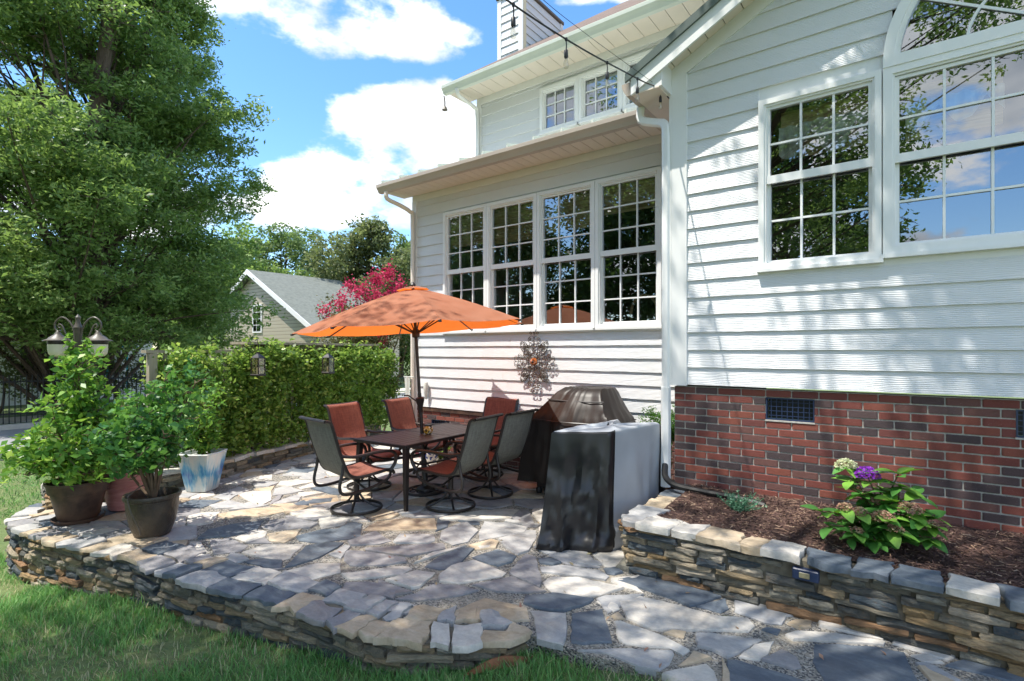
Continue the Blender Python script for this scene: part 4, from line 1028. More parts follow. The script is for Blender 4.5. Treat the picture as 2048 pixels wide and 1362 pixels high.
def build_table():
    t = empty('patio_table', (TC.x, TC.y, 0), TR, 'long rectangular dark metal dining table with slatted top', 'table')
    w, l, h = .41, .80, .715
    f = MB(); f.bbox(-w, w, -l, -l+.045, h-.035, h, .005); f.build('top_rail', 'dark_metal', t, False); MB().bbox(-w, w, l-.045, l, h-.035, h, .005).build('top_rail', 'dark_metal', t, False)
    for s_ in (-1, 1): MB().bbox(s_*w-(.04 if s_ > 0 else 0), s_*w+(.04 if s_ < 0 else 0), -l+.046, l-.046, h-.035, h-.0005, .005).build('top_rail', 'dark_metal', t, False)
    MB().bbox(-w+.041, w-.041, -.022, .022, h-.032, h-.002, .004).build('centre_rail', 'dark_metal', t, False)
    n = 8; sw = (2*w-.082)/n
    for k in range(n):
        x0 = -w+.041+k*sw
        for a, b in ((-l+.047, -.024), (.024, l-.047)): MB().bbox(x0+.0025, x0+sw-.0025, a, b, h-.02, h-.003, .003).build('slat', 'table_slat', t, False)
    for sx in (-1, 1):
        for sy in (-1, 1):
            x, y = sx*(w-.05), sy*(l-.06)
            vs = []; 
            for z, r, o in ((0, .016, .035), (.3, .022, .018), (h-.036, .028, 0)): vs += [(x+sx*o+a*r, y+sy*o+b*r, z) for a, b in ((-1, -1), (1, -1), (1, 1), (-1, 1))]
            fs = [(3, 2, 1, 0), (8, 9, 10, 11)]+[(i*4+k, i*4+(k+1) % 4, i*4+4+(k+1) % 4, i*4+4+k) for i in range(2) for k in range(4)]
            MB().add(vs, fs).build('leg', 'dark_metal', t, False)
    for sx in (-1, 1):
        MB().tube(smoothpath([(sx*(w-.05), -l+.09, .64), (sx*(w-.08), -l+.2, .50), (sx*(w-.16), -.3, .42), (sx*(w-.16), .3, .42), (sx*(w-.08), l-.2, .50), (sx*(w-.05), l-.09, .64)], 4), .013, 6).build('brace', 'dark_metal', t, False)
build_table()

def build_umbrella():
    base = tl(0, 0); px, py = -4.73, 4.53
    t = empty('patio_umbrella', (px, py, 0), 0, 'open orange market umbrella on a dark pole through the table', 'umbrella')
    ax = Vector((.603, -.798, 0)); t.rotation_euler = Matrix.Rotation(rad(3.6), 4, ax).to_euler()
    Rr, za, zr = 1.385, 2.47, 1.99; A0_ = rad(90-37)
    def tip(k): a = A0_+k*math.pi/4+rad(4); return math.cos(a), math.sin(a)
    zprof = lambda q: zr+(za-zr)*(1-q**1.22)
    c = MB(); nr, na = 14, 8
    for k in range(8):
        c0, s0 = tip(k); c1, s1 = tip(k+1)
        def fn(u, v):
            q = .10+.90*u; x = (c0*(1-v)+c1*v); y = (s0*(1-v)+s1*v)
            dip = math.sin(math.pi*v); r = Rr*q*(1-.035*dip*q)
            wr = .004*mnoise.noise((x*9*q+k, y*9*q, 3))
            return (x*r, y*r, zprof(q)-.022*dip*q+wr)
        c.grid(fn, nr, na)
    c.build('canopy', 'canopy', t, False)
    v = MB()
    for k in range(8):
        c0, s0 = tip(k); c1, s1 = tip(k+1)
        v.grid(lambda u, w: ((c0*(1-w)+c1*w)*(.01+.19*u), (s0*(1-w)+s1*w)*(.01+.19*u), za+.028-.045*u**1.3-.006*math.sin(math.pi*w)), 4, 4)
    v.build('vent_cap', 'canopy', t, False)
    MB().lathe([(.03, 0), (.035, .02), (.018, .05), (.0, .06)], (0, 0, za+.02), 12).build('finial', 'dark_metal', t, False)
    for k in range(8):
        c0, s0 = tip(k); pts = [(c0*Rr*q, s0*Rr*q, zprof(q)-.02) for q in (.03, .25, .5, .75, .99)]
        rb = MB().tube(pts, .009, 5).build('rib', 'dark_metal', t, False)
        o = MB().tube([(c0*.03, s0*.03, 1.93), (c0*Rr*.46, s0*Rr*.46, zprof(.46)-.03)], .008, 5).build('strut', 'dark_metal', t, False)
        MB().bbox(c0*Rr-.014, c0*Rr+.014, s0*Rr-.014, s0*Rr+.014, zr-.026, zr-.004, .004).build('tip_pocket', 'dark_metal', t, False)
    MB().lathe([(.02, -.06), (.045, -.05), (.05, .02), (.03, .05)], (0, 0, 1.93), 14).build('runner_hub', 'dark_metal', t, False)
    MB().tube([(0, 0, .05), (0, 0, 1.2)], .022, 12).build('lower_pole', 'dark_metal', t, False)
    MB().tube([(0, 0, 1.15), (0, 0, za+.04)], .019, 12).build('upper_pole', 'dark_metal', t, False)
    cr = MB(); cr.lathe([(.022, 0), (.03, .06), (.05, .13), (.055, .17), (.03, .185)], (0, 0, .97), 12); co_ = cr.build('crank_box', 'dark_metal', t, False)
    MB().tube(smoothpath([(-.03, -.02, 1.10), (-.09, -.05, 1.15), (-.13, -.07, 1.18), (-.17, -.10, 1.18)], 3), .009, 6).build('crank_handle', 'dark_metal', co_, False)
    b = MB(); b.tube([(.24*math.cos(a), .24*math.sin(a), .03) for a in [2*math.pi*k/32 for k in range(32)]], .02, 6, True); b.build('base_ring', 'dark_metal', t, False)
    for k in range(6):
        a = k*math.pi/3; cc, ss = math.cos(a), math.sin(a); tx, ty = -ss, cc
        pts = []
        for j in range(14):
            q = j/13; sp = 1.6*math.pi*q; rr = .075*(1-q*.75)
            pts.append((cc*(.14)+tx*rr*math.cos(sp)+cc*rr*math.sin(sp), ss*.14+ty*rr*math.cos(sp)+ss*rr*math.sin(sp), .045))
        MB().tube(pts, .009, 5).build('base_scroll', 'dark_metal', t, False)
    MB().lathe([(.12, .02), (.11, .06), (.05, .09), (.035, .14), (.035, .38), (.028, .40)], (0, 0, 0), 18).build('base_socket', 'dark_metal', t, False)
build_umbrella()
jx, jy = onz(856, 868, .715)
jr = empty('candle_jar', (jx, jy, .7155), 0, 'small round amber mosaic candle jar on the dining table', 'jar')
MB().lathe([(.03, 0), (.052, .02), (.06, .05), (.052, .085), (.04, .098), (.04, .092), (.048, .07), (.0, .06)], (0, 0, 0), 20).build('bowl', 'jar_mosaic', jr, False)
MB().lathe([(.041, .095), (.046, .098), (.046, .112), (.04, .113)], (0, 0, 0), 20).build('rim', 'black_plastic', jr, False)

# ------------------------------------------------------------------ covered grills
def ringpts(x0, x1, y0, y1, r, n):
    out = []; hx, hy = (x1-x0)/2, (y1-y0)/2; cx, cy = (x0+x1)/2, (y0+y1)/2
    for k in range(n):
        a = 2*math.pi*k/n; c, s_ = math.cos(a), math.sin(a); m = 1/max(abs(c)/hx, abs(s_)/hy)
        x, y = c*m, s_*m; e = 1-r*(abs(c*s_)*2)**3
        out.append((cx+x*e, cy+y*e))
    return out
def loft(secs, n, fold, seed, topn=5):
    vs = []; fs = []; m = 0
    def lerp(a, b, t): return [p*(1-t)+q*t for p, q in zip(a, b)]
    ex = []
    for a, b in zip(secs, secs[1:]):
        k = max(1, int(abs(b[0]-a[0])/.04)+1)
        for j in range(k): ex.append(lerp(a, b, j/k))
    ex.append(secs[-1])
    z0 = ex[0][0]; z1 = ex[-1][0]
    for z, x0, x1, y0, y1 in ex:
        q = (z-z0)/(z1-z0); ring = ringpts(x0, x1, y0, y1, .12, n); cx, cy = (x0+x1)/2, (y0+y1)/2
        for i, (x, y) in enumerate(ring):
            d = Vector((x-cx, y-cy)).normalized(); s_ = i/n*2*math.pi
            f = mnoise.noise((math.cos(s_)*4+seed, math.sin(s_)*4, q*1.3))*.9+mnoise.noise((math.cos(s_)*11+seed, math.sin(s_)*11, q*2.2))*.6+mnoise.noise((math.cos(s_+q)*5+seed, math.sin(s_+q)*5, q*7))*.5
            g = f*fold*(1.0-.72*q) if q < .55 else f*fold*.6*max(.12, 1-(q-.55)*3.2); zz = z+(mnoise.noise((x*5+seed, y*5, 7))*.03*(1-q) if q < .1 else f*.006)
            vs.append((x+d.x*g, y+d.y*g, zz))
        m += 1
    # closing top
    z, x0, x1, y0, y1 = ex[-1]; cx, cy = (x0+x1)/2, (y0+y1)/2; base = vs[-n:]
    for j in range(1, topn+1):
        s_ = 1-j/(topn+.2)
        for (x, y, zz) in base: vs.append((cx+(x-cx)*s_, cy+(y-cy)*s_, zz+.008*(1-s_)+mnoise.noise((x*s_*8, y*s_*8, seed))*.006)); 
        m += 1
    for i in range(m-1):
        for k in range(n): fs.append((i*n+k, i*n+(k+1) % n, (i+1)*n+(k+1) % n, (i+1)*n+k))
    fs.append(tuple(range((m-1)*n, m*n)))
    return vs, fs
g = empty('covered_grill', (-3.18, 5.5, 0), 0, 'barbecue grill under a dark brown sagging cover against the white wall', 'grill')
vs, fs = loft([(.17, -3.84, -2.52, 5.10, 5.98), (.55, -3.80, -2.55, 5.13, 5.97), (.86, -3.78, -2.58, 5.16, 5.96), (.93, -3.74, -2.61, 5.19, 5.95), (1.08, -3.58, -2.72, 5.28, 5.92), (1.22, -3.46, -2.80, 5.38, 5.90), (1.275, -3.38, -2.84, 5.46, 5.87)], 150, .05, 3)
MB().add(vs, fs).build('cover', 'cover_brown', g, smooth=True)
hp = [(x, y, .905) for x, y in ringpts(-3.785, -2.575, 5.152, 5.97, .12, 60)]; MB().tube(hp, .006, 4, True).build('piping', 'cover_black', g)
MB().tube([(-3.50, 5.335, 1.14), (-3.3, 5.325, 1.13), (-3.0, 5.325, 1.13), (-2.76, 5.335, 1.14)], .007, 5).build('hood_seam', 'cover_black', g)
for x in (-3.6, -2.75):
    for y in (5.3, 5.85): MB().lathe([(.03, 0), (.035, .03), (.035, .06), (.02, .08)], (x, y, .012), 12).build('caster', 'black_plastic', g)
MB().box(-3.62, -2.72, 5.28, 5.87, .092, .16).build('cart_shelf', 'black_plastic', g)

def smoker():
    s = empty('covered_smoker', (-2.28, 4.5, 0), 0, 'tall smoker under a black and grey cover beside the planter wall', 'grill')
    top = [(-2.52, 3.90), (-2.10, 4.18), (-1.985, 5.10), (-2.42, 5.16)]; bot = [(-2.61, 3.79), (-2.075, 4.09), (-1.97, 5.16), (-2.46, 5.22)]
    def per(P, n):
        L = [math.dist(P[i], P[(i+1) % 4]) for i in range(4)]; T = sum(L); out = []
        for k in range(n):
            s_ = T*k/n; i = 0
            while s_ > L[i]: s_ -= L[i]; i += 1
            a, b = P[i], P[(i+1) % 4]; t = s_/L[i]; out.append((a[0]+(b[0]-a[0])*t, a[1]+(b[1]-a[1])*t, i, t))
        return out
    n = 132; A = per(bot, n); B = per(top, n); rows = 30; ring = []
    for j in range(rows+1):
        q = j/rows; z = .012+(1.0-.012)*q; row = []
        for i in range(n):
            x = A[i][0]*(1-q**.7)+B[i][0]*q**.7; y = A[i][1]*(1-q**.7)+B[i][1]*q**.7
            e, t = B[i][2], B[i][3]; nx, ny = [(.53, -.85), (.99, -.1), (.1, .99), (-.99, .1)][e]
            rd = lambda x, w_: math.exp(-(x/w_)**2)
            hem = .055*rd(q-.05, .05)*(.7+1.2*mnoise.noise((e*5+t*6, 2, 2)))+.03*rd(q-.15, .04)*mnoise.noise((e*5+t*5, 8, 2))*2
            if e == 0:
                k = min(1, (1-q)*3.5)
                g = .060*rd(t-(.20+.16*(1-q)), .07)+.055*rd(t-(.66-.30*(1-q)), .06)+.050*rd(t-(.88-.06*(1-q)), .05)-.045*rd(t-(.50-.1*(1-q)), .08)-.075*rd(q-.66, .15)*rd(t-.42, .30)+.03*rd(q-.47, .05)*rd(t-.42, .35)
                g = g*.62+mnoise.noise((t*3+q*2, q*2, 3))*.03+abs(mnoise.noise((t*7+q*5, q*4-t*3, 6)))*.035-.008
                off = (g*(.45+.75*(1-q)))*k+hem
            else:
                off = (mnoise.noise((e*7+t*2.4+q, q*1.1, 1))*.05+.03*rd(t-(.35+.2*(1-q)), .08)+.03*rd(t-(.75-.2*(1-q)), .07))*min(1, (1-q)*3.5)*(.4+.6*(1-q))+hem*.7
            f, amp, sag = off, 1., 0.
            drop = -.15*max(0, (y-5.02)/.2)*q if y > 5.02 else 0
            row.append((x+nx*(f*amp+sag), y+ny*(f*amp+sag), max(.013, z+drop+mnoise.noise((x*6, y*6, 4))*.012*q)))
        ring.append(row)
    cx, cy = sum(p[0] for p in B)/n, sum(p[1] for p in B)/n
    for j, sc in enumerate((.965, .9, .7, .5, .3, .1)):
        ring.append([(cx+(p[0]-cx)*sc, cy+(p[1]-cy)*sc, p[2]+.022*(1 if j else .6)-.02*math.sin(p[1]*7)*(1-sc)) for p in ring[rows]])
    parts = {'front_panel': MB(), 'middle_panel': MB(), 'rear_panel': MB()}; idx = {k: {} for k in parts}
    for j in range(len(ring)-1):
        for i in range(n):
            e = B[i][2]; y = (ring[j][i][1]+ring[j][(i+1) % n][1])/2
            top_ = j >= rows+1
            k = 'rear_panel' if (y > 5.03 and e in (1, 2, 3)) else ('front_panel' if (e == 0 and j <= rows) or (e == 1 and B[i][3] < .05 and j <= rows) or (e == 3 and B[i][3] > .9 and j <= rows) else 'middle_panel')
            b = parts[k]; f = []
            for (a, c) in ((j, i), (j, (i+1) % n), (j+1, (i+1) % n), (j+1, i)):
                if (a, c) not in idx[k]: idx[k][(a, c)] = len(b.v); b.v.append(ring[a][c])
                f.append(idx[k][(a, c)])
            b.f.append(tuple(f))
    for e0 in (1, 2):
        i0 = min(i for i in range(n) if B[i][2] == e0 and B[i][3] >= (.05 if e0 == 1 else 0)); MB().tube([(p[0], p[1], p[2]) for p in (ring[j][i0] for j in range(1, rows+2))], .007, 5).build('piping', 'cover_black', s)
    for k, m in (('front_panel', 'cover_black'), ('middle_panel', 'cover_grey'), ('rear_panel', 'cover_black')): parts[k].build(k, m, s, smooth=True)
smoker()

# ------------------------------------------------------------------ scroll wall ornament
def ornament():
    o = empty('wall_medallion', (-4.19, 6.045, 1.56), 0, 'wrought iron scroll medallion with orange flower centre hung on clapboard', 'ornament')
    def spiral(cx, cz, r, a0, turns, sgn, n=20):
        return [(cx+r*(1-.8*k/n)*math.cos(a0+sgn*turns*2*math.pi*k/n), 0, cz+r*(1-.8*k/n)*math.sin(a0+sgn*turns*2*math.pi*k/n)) for k in range(n+1)]
    arm = MB(); tr = .0042
    def sc(b, p0, p1, ctrl, r, turns, sgn):      # stem that ends in a spiral
        P = [Vector((p0[0], 0, p0[1])), Vector((ctrl[0], 0, ctrl[1])), Vector((p1[0], 0, p1[1]))]
        st = smoothpath(P, 6); d = (st[-1]-st[-2]).normalized(); nrm = Vector((-d.z, 0, d.x))*sgn; c = st[-1]+nrm*r
        a0 = math.atan2((st[-1]-c).z, (st[-1]-c).x); b.tube(list(st)[:-1]+[Vector(q) for q in spiral(c.x, c.z, r, a0, turns, sgn)], tr, 5)
    def build_arm(b, L, w):
        b.tube([(0, 0, .05), (0, 0, L)], [.006, .003], 6)
        for s in (-1, 1):
            sc(b, (0, L*.86), (s*w*.20, L*.93), (s*w*.07, L*.95), w*.075, 1.1, -s); sc(b, (0, L*.70), (s*w*.24, L*.77), (s*w*.09, L*.79), w*.08, 1.1, -s)
            sc(b, (0, L*.52), (s*w*.30, L*.62), (s*w*.14, L*.55), w*.11, 1.2, s); sc(b, (s*.02, L*.30), (s*w*.36, L*.50), (s*w*.10, L*.46), w*.12, 1.3, -s)
            b.tube(smoothpath([(0, 0, L*.34), (s*w*.22, 0, L*.42), (s*w*.25, 0, L*.55), (0, 0, L*.66)], 5), tr, 5)
    def build_diag(b, w, h):
        for s in (-1, 1):
            q = lambda x, z: (x*w, z*h) if s == 1 else (z*w, x*h)
            sc(b, q(.12, .05), q(.30, .22), q(.26, .10), .030, 1.2, s); sc(b, q(.18, .16), q(.58, .52), q(.52, .26), .030, 1.3, s)
            sc(b, q(.30, .30), q(.44, .66), q(.30, .52), .028, 1.2, -s); sc(b, q(.42, .40), q(.74, .50), q(.60, .36), .024, 1.2, s); sc(b, q(.52, .56), q(.66, .78), q(.54, .70), .020, 1.2, -s)
        b.tube([(0, 0, 0), (.62*w, 0, .62*h)], tr, 5)
    for L, ang in ((.445, 0), (.445, 180), (.355, 90), (.355, -90)):
        b = MB(); build_arm(b, L, .30); b.v = [(x*math.cos(rad(ang))+z*math.sin(rad(ang)), y, -x*math.sin(rad(ang))+z*math.cos(rad(ang))) for x, y, z in b.v]; b.build('scroll_arm', 'scroll_metal', o, False)
    for sx, sz in ((1, 1), (-1, 1), (1, -1), (-1, -1)):
        b = MB(); build_diag(b, .30, .36); b.v = [(x*sx, y, z*sz) for x, y, z in b.v]; b.build('scroll_corner', 'scroll_metal', o, False)
    b = MB(); b.tube([(.095*math.cos(a), 0, .12*math.sin(a)) for a in [2*math.pi*k/28 for k in range(28)]], .005, 5, True); b.build('centre_ring', 'scroll_metal', o, False)
    for k in range(12):
        a = 2*math.pi*k/12; c, s_ = math.cos(a), math.sin(a)
        MB().add([(0, -.03, 0), (c*.03-s_*.012, -.036, s_*.03+c*.012), (c*.058, -.018, s_*.058), (c*.03+s_*.012, -.036, s_*.03-c*.012), (c*.03, -.026, s_*.03)], [(0, 3, 4), (0, 4, 1), (4, 3, 2), (1, 4, 2)]).build('petal', 'flower_disc', o, False)
    MB().lathe([(.054, -.004), (.05, .008), (.0, .014)], (0, 0, 0), 18).build('flower_disc', 'flower_disc', o, False).rotation_euler = (rad(90), 0, 0)
    b = MB(); b.lathe([(.018, 0), (.014, .012), (0, .018)], (0, 0, 0), 10); q = b.build('flower_eye', 'scroll_metal', o, False); q.rotation_euler = (rad(90), 0, 0); q.location = (0, -.03, 0)
ornament()

# ------------------------------------------------------------------ pots
def pot(name, label, loc, prof, mat, n=36, sq=0., rz=0., soil=None, extra=None):
    t = empty(name, loc, rz, label, 'pot')
    MB().lathe(prof, (0, 0, 0), n, sq).build('body', mat, t, False)
    if soil: MB().lathe([(soil[0], soil[1]-.02), (soil[0]*.6, soil[1]), (0, soil[1]+.012)], (0, 0, 0), n, sq).build('soil', 'soil', t, False)
    return t
x1, y1 = onz(152, 1042, .01)
p1 = pot('plant_pot', 'wide brown plastic pot with flared rim standing on a saucer', (x1, y1+.02, .038), [(.155, 0), (.17, .02), (.225, .27), (.243, .275), (.258, .36), (.27, .365), (.271, .385), (.252, .385), (.24, .33), (.0, .32)], 'pot_brown', 40, soil=(.24, .345))
sa = empty('pot_saucer', (x1, y1+.02, .0125), 0, 'shallow brown saucer under the wide brown pot', 'saucer'); MB().lathe([(.0, 0), (.18, 0), (.21, .045), (.22, .045), (.19, .006), (.0, .005)], (0, 0, 0), 36).build('dish', 'pot_brown', sa, False)
x2, y2 = onz(300, 1070, .012)
p2 = pot('plant_pot', 'hammered bronze glazed pot with thick rolled rim and a trailing wire', (x2, y2+.02, .0135), [(.12, 0), (.145, .012), (.185, .12), (.208, .25), (.212, .335), (.228, .345), (.234, .365), (.228, .385), (.212, .385), (.203, .36), (.2, .30), (.0, .30)], 'pot_bronze', 48, soil=(.2, .315))
MB().tube(smoothpath([(-.02, .05, .36), (.0, -.05, .47), (.06, -.18, .43), (.09, -.225, .39), (.14, -.215, .28), (.17, -.17, .14), (.16, -.15, .07), (.11, -.14, .06)], 5), .005, 6).build('wire', 'bronze_metal', p2, False)
x3, y3 = onz(243, 1018, .01)
p3 = pot('urn_pot', 'rose pink ceramic urn standing behind the bronze pot', (x3, y3+.05, .013), [(.15, 0), (.17, .015), (.185, .10), (.20, .20), (.215, .25), (.208, .26), (.22, .30), (.245, .42), (.25, .50), (.262, .53), (.255, .56), (.235, .56), (.225, .50), (.0, .48)], 'pot_pink', 40, soil=(.225, .50))
x4, y4 = onz(396, 982, .01)
p4 = pot('square_planter', 'blue and white drip-glazed square planter by the low stone wall', (x4, y4+.05, .013), [(.125, 0), (.138, .01), (.165, .16), (.195, .34), (.215, .455), (.222, .46), (.215, .47), (.198, .47), (.19, .42), (.0, .41)], 'pot_blue', 48, .62, rad(32), soil=(.185, .43))
x5, y5 = onz(838, 925, .01)
p5 = pot('china_pot', 'small blue and white patterned pot standing past the table', (x5+.1, 5.75, .013), [(.08, 0), (.13, .06), (.15, .14), (.13, .22), (.14, .24), (.12, .24), (.11, .2), (0, .19)], 'pot_china', 24, soil=(.11, .205))

# ------------------------------------------------------------------ lamp post with two lanterns
def lamp_post():
    lx, ly = -7.82, 1.93
    t = empty('lamp_post', (lx, ly, .262), 0, 'bronze double-arm lamp post with two frosted bell lanterns by the pots', 'lamp post')
    MB().lathe([(.07, 0), (.07, .03), (.04, .06), (.035, .2), (.036, 1.70), (.045, 1.72), (.03, 1.76), (.02, 1.80), (.028, 1.84), (.0, 1.88)], (0, 0, 0), 16).build('post', 'bronze_metal', t, False)
    D = Vector((.798, .603, 0))
    for s in (-1, 1):
        P = lambda r, z: tuple(D*s*r)[:2]+(z,)
        MB().tube(smoothpath([P(.03, 1.40), P(.035, 1.55), P(.05, 1.70), P(.11, 1.80), P(.19, 1.84), P(.26, 1.79), P(.27, 1.72), P(.235, 1.675), P(.205, 1.69)], 5), .010, 7).build('arm', 'bronze_metal', t, False)
        MB().tube(smoothpath([P(.03, 1.52), P(.09, 1.56), P(.14, 1.64), P(.18, 1.735), P(.215, 1.76), P(.228, 1.73), P(.205, 1.715)], 5), .008, 6).build('scroll', 'bronze_metal', t, False)
        MB().tube(smoothpath([P(.035, 1.45), P(.045, 1.32), P(.09, 1.27), P(.13, 1.30), P(.12, 1.34), P(.10, 1.335)], 5), .009, 6).build('scroll', 'bronze_metal', t, False)
        c = (D.x*s*.235, D.y*s*.235, 0)
        ln = bpy.data.objects.new('lantern', None); COL.objects.link(ln); ln.parent = t
        MB().lathe([(.012, 1.68), (.03, 1.655), (.035, 1.64), (.085, 1.605), (.10, 1.585), (.14, 1.572), (.142, 1.563), (.10, 1.562)], c, 26).build('cap', 'bronze_metal', ln, False)
        MB().lathe([(.098, 1.562), (.10, 1.535), (.096, 1.525)], c, 26).build('collar', 'dark_metal', ln, False)
        MB().lathe([(.096, 1.524), (.094, 1.45), (.085, 1.41), (.06, 1.385), (.0, 1.378)], c, 26).build('glass_bell', 'lamp_glass', ln, False)
        MB().lathe([(.03, 1.379), (.02, 1.365), (.0, 1.36)], c, 12).build('bottom_knob', 'bronze_metal', ln, False)
lamp_post()

# ------------------------------------------------------------------ trellis with hanging lanterns
HP = [(-7.62, 2.62), (-7.95, 4.1), (-8.32, 5.4), (-8.8, 6.8)]
def trellis():
    t = empty('trellis', (-7.95, 4.1, 0), 0, 'weathered wooden trellis frame behind the hedge with a capped beam', 'trellis')
    def beam(a, b, z0, z1, w, nm, ext=(0, 0)):
        a, b = Vector(a), Vector(b); d = (b-a).normalized(); n = Vector((-d.y, d.x)); a = a-d*ext[0]; b = b+d*ext[1]
        P = [a-n*w/2, b-n*w/2, b+n*w/2, a+n*w/2]; return MB().prism([(p.x, p.y) for p in P], z0, z1).build(nm, 'grey_wood', t)
    for i, (x, y) in enumerate(HP):
        MB().bbox(x-.048, x+.048, y-.048, y+.048, -.3, 1.68 if i == 0 else 1.80, .006).build('post', 'grey_wood', t)
    beam(HP[0], HP[1], 1.682, 1.72, .10, 'top_rail', (.1, 0)); beam(HP[1], HP[2], 1.802, 1.84, .34, 'cap_board', (.3, .0)); beam(HP[2], HP[3], 1.803, 1.841, .34, 'cap_board', (-.002, .2))
    beam(HP[1], HP[2], 1.70, 1.80, .05, 'beam', (.25, 0)); beam(HP[2], HP[3], 1.70, 1.799, .05, 'beam', (-.002, .15))
    for i in range(3):
        a, b = Vector(HP[i]), Vector(HP[i+1]); n = 9
        beam(HP[i], HP[i+1], .34, .41, .035, 'bottom_rail')
        for k in range(1, n):
            p = a.lerp(b, k/n); MB().box(p.x-.018, p.x+.018, p.y-.018, p.y+.018, .2, 1.69).build('picket', 'grey_wood', t)
    return t
trellis()
def hanging_lantern(u, v, d, label):
    r = pray(u, v); x, y = r.x*d, r.y*d; z = CAMH+r.z*d
    t = empty('hanging_lantern', (x, y, z-.17), rad(20), label, 'lantern', None)
    MB().bbox(-.075, .075, -.075, .075, 0, .03, .006).build('base', 'dark_metal', t, False)
    for a in (-1, 1):
        for b in (-1, 1): MB().box(a*.062-.006, a*.062+.006, b*.062-.006, b*.062+.006, .03, .25).build('corner_post', 'dark_metal', t, False)
    for a, b, c, e in ((-.056, .056, -.063, -.061), (-.056, .056, .061, .063), (-.063, -.061, -.056, .056), (.061, .063, -.056, .056)): MB().box(a, b, c, e, .031, .249).build('pane', 'clear_glass', t, False)
    MB().lathe([(.085, .25), (.09, .258), (.05, .295), (.025, .31), (.02, .325), (.0, .328)], (0, 0, 0), 4, 0).build('roof', 'dark_metal', t, False).rotation_euler = (0, 0, rad(45))
    MB().tube([(.03*math.cos(q), 0, .345+.03*math.sin(q)) for q in [2*math.pi*k/14 for k in range(14)]], .004, 5, True).build('ring', 'dark_metal', t, False)
    MB().lathe([(.026, .03), (.026, .12), (.0, .125)], (0, 0, 0), 12).build('candle', 'candle', t, False)
    hk = MB(); hk.tube(smoothpath([(0, 0, .375), (.012, 0, .43), (-.01, .0, .49), (-.05, .03, .52), (-.10, .05, .50)], 4), .005, 5); hk.build('hook', 'dark_metal', t, False)
hanging_lantern(516, 728, 7.55, 'dark metal lantern with a pale candle, hung on the trellis beam nearer the square planter')
hanging_lantern(656, 726, 8.55, 'dark metal lantern with a candle, hung on the trellis beam just under the umbrella edge')

# ------------------------------------------------------------------ small things on the walls
sl_ = empty('step_light', (-.56, 3.84, .25), 0, 'navy step light with a cream lens set in the planter wall', 'light')
b = MB(); b.bbox(-.075, .075, -.03, .02, .01, .08, .006); b.build('housing', 'navy_plastic', sl_, False); MB().bbox(-.035, .025, -.034, -.029, .026, .062, .003).build('lens', 'lens', sl_, False)
def string_lights():
    t = empty('string_lights', (-1.9, 4.98, 4.2), 0, 'black cable of clear festoon bulbs strung to the gable corner', 'string lights')
    K = [(-1.89, 5.0, 4.13), (-1.95, 4.93, 4.215), (-1.94, 4.55, 4.12), (-1.92, 4.0, 4.0), (-1.90, 3.3, 3.86), (-1.88, 2.5, 3.74), (-1.9, 1.4, 3.68), (-2.0, 0, 3.72), (-2.3, -2.0, 3.95), (-2.6, -4.1, 4.4)]
    P = smoothpath(K, 8); MB().tube(P, .006, 5).build('cable', 'black_plastic', t)
    MB().tube(smoothpath([(-1.97, 4.9, 4.24), (-1.92, 3.4, 4.02), (-1.86, 2.4, 3.90), (-1.9, 0, 3.95), (-2.6, -4.1, 4.6)], 6), .0025, 4).build('guy_wire', 'black_plastic', t)
    bulbs = []
    for u in (1030, 1128, 1212, 1273, 1322):
        best = min(P, key=lambda p: abs(1024+FPX*(CC*p.x+SS*p.y)/(-SS*p.x+CC*p.y)-u) if (-SS*p.x+CC*p.y) > .5 else 1e9); bulbs.append(best)
    bulbs += [Vector((-1.9, 1.4, 3.68)), Vector((-2.0, 0, 3.72)), Vector((-2.15, -1.0, 3.82))]
    for p in bulbs:
        q = bpy.data.objects.new('bulb', None); COL.objects.link(q); q.parent = t; q.matrix_parent_inverse = Matrix.Translation(-Vector(t.location)); q.location = p
        MB().lathe([(.010, .008), (.012, 0), (.008, -.012)], (0, 0, 0), 8).build('clip', 'black_plastic', q, False)
        MB().tube([(0, 0, -.005), (.003, 0, -.045), (0, 0, -.075)], .0045, 5).build('lead', 'black_plastic', q, False)
        MB().lathe([(.006, -.07), (.013, -.078), (.0145, -.12), (.012, -.128)], (0, 0, 0), 10).build('socket', 'black_plastic', q, False)
        MB().lathe([(.0095, -.128), (.012, -.14), (.0195, -.165), (.0205, -.178), (.015, -.196), (.0, -.202)], (0, 0, 0), 14).build('glass', 'clear_glass', q, False)
        MB().tube([(0, 0, -.13), (.004, 0, -.165), (-.004, 0, -.18)], .0012, 4).build('filament', 'candle', q, False)
string_lights()
wc = MB(); wc.lathe([(.012, 0), (.035, .10), (.042, .22), (.03, .27), (.0, .275)], (0, 0, 0), 10); o = wc.build('wall_hook_cover', 'cloth_white'); o.location = (-6.28, 6.02, 1.02)-Vector((0, 0, 0)) if False else (-6.30, 6.035, .93)
tag(o, 'pale grey tapered cover hung on clapboard beside the umbrella crank', 'cover')
wc = MB(); wc.box(-.16, .06, -.012, .012, .30, .335); wc.add([(-.12, 0, .30), (-.02, 0, .30), (-.07, 0, -.05), (-.12, 0, -.02), (-.12, .03, .30), (-.02, .03, .30), (-.07, .03, -.05), (-.12, .03, -.02)], [(0, 1, 2, 3), (7, 6, 5, 4), (0, 3, 7, 4), (1, 5, 6, 2), (2, 6, 7, 3)])
tw = empty('towel_rack', (-6.62, 6.01, .95), 0, 'white cloth draped on a short rail at the sunroom corner board', 'towel')
MB().tube([(-.14, -.03, .33), (.10, -.03, .33)], .009, 6).build('rail', 'cloth_white', tw, False)
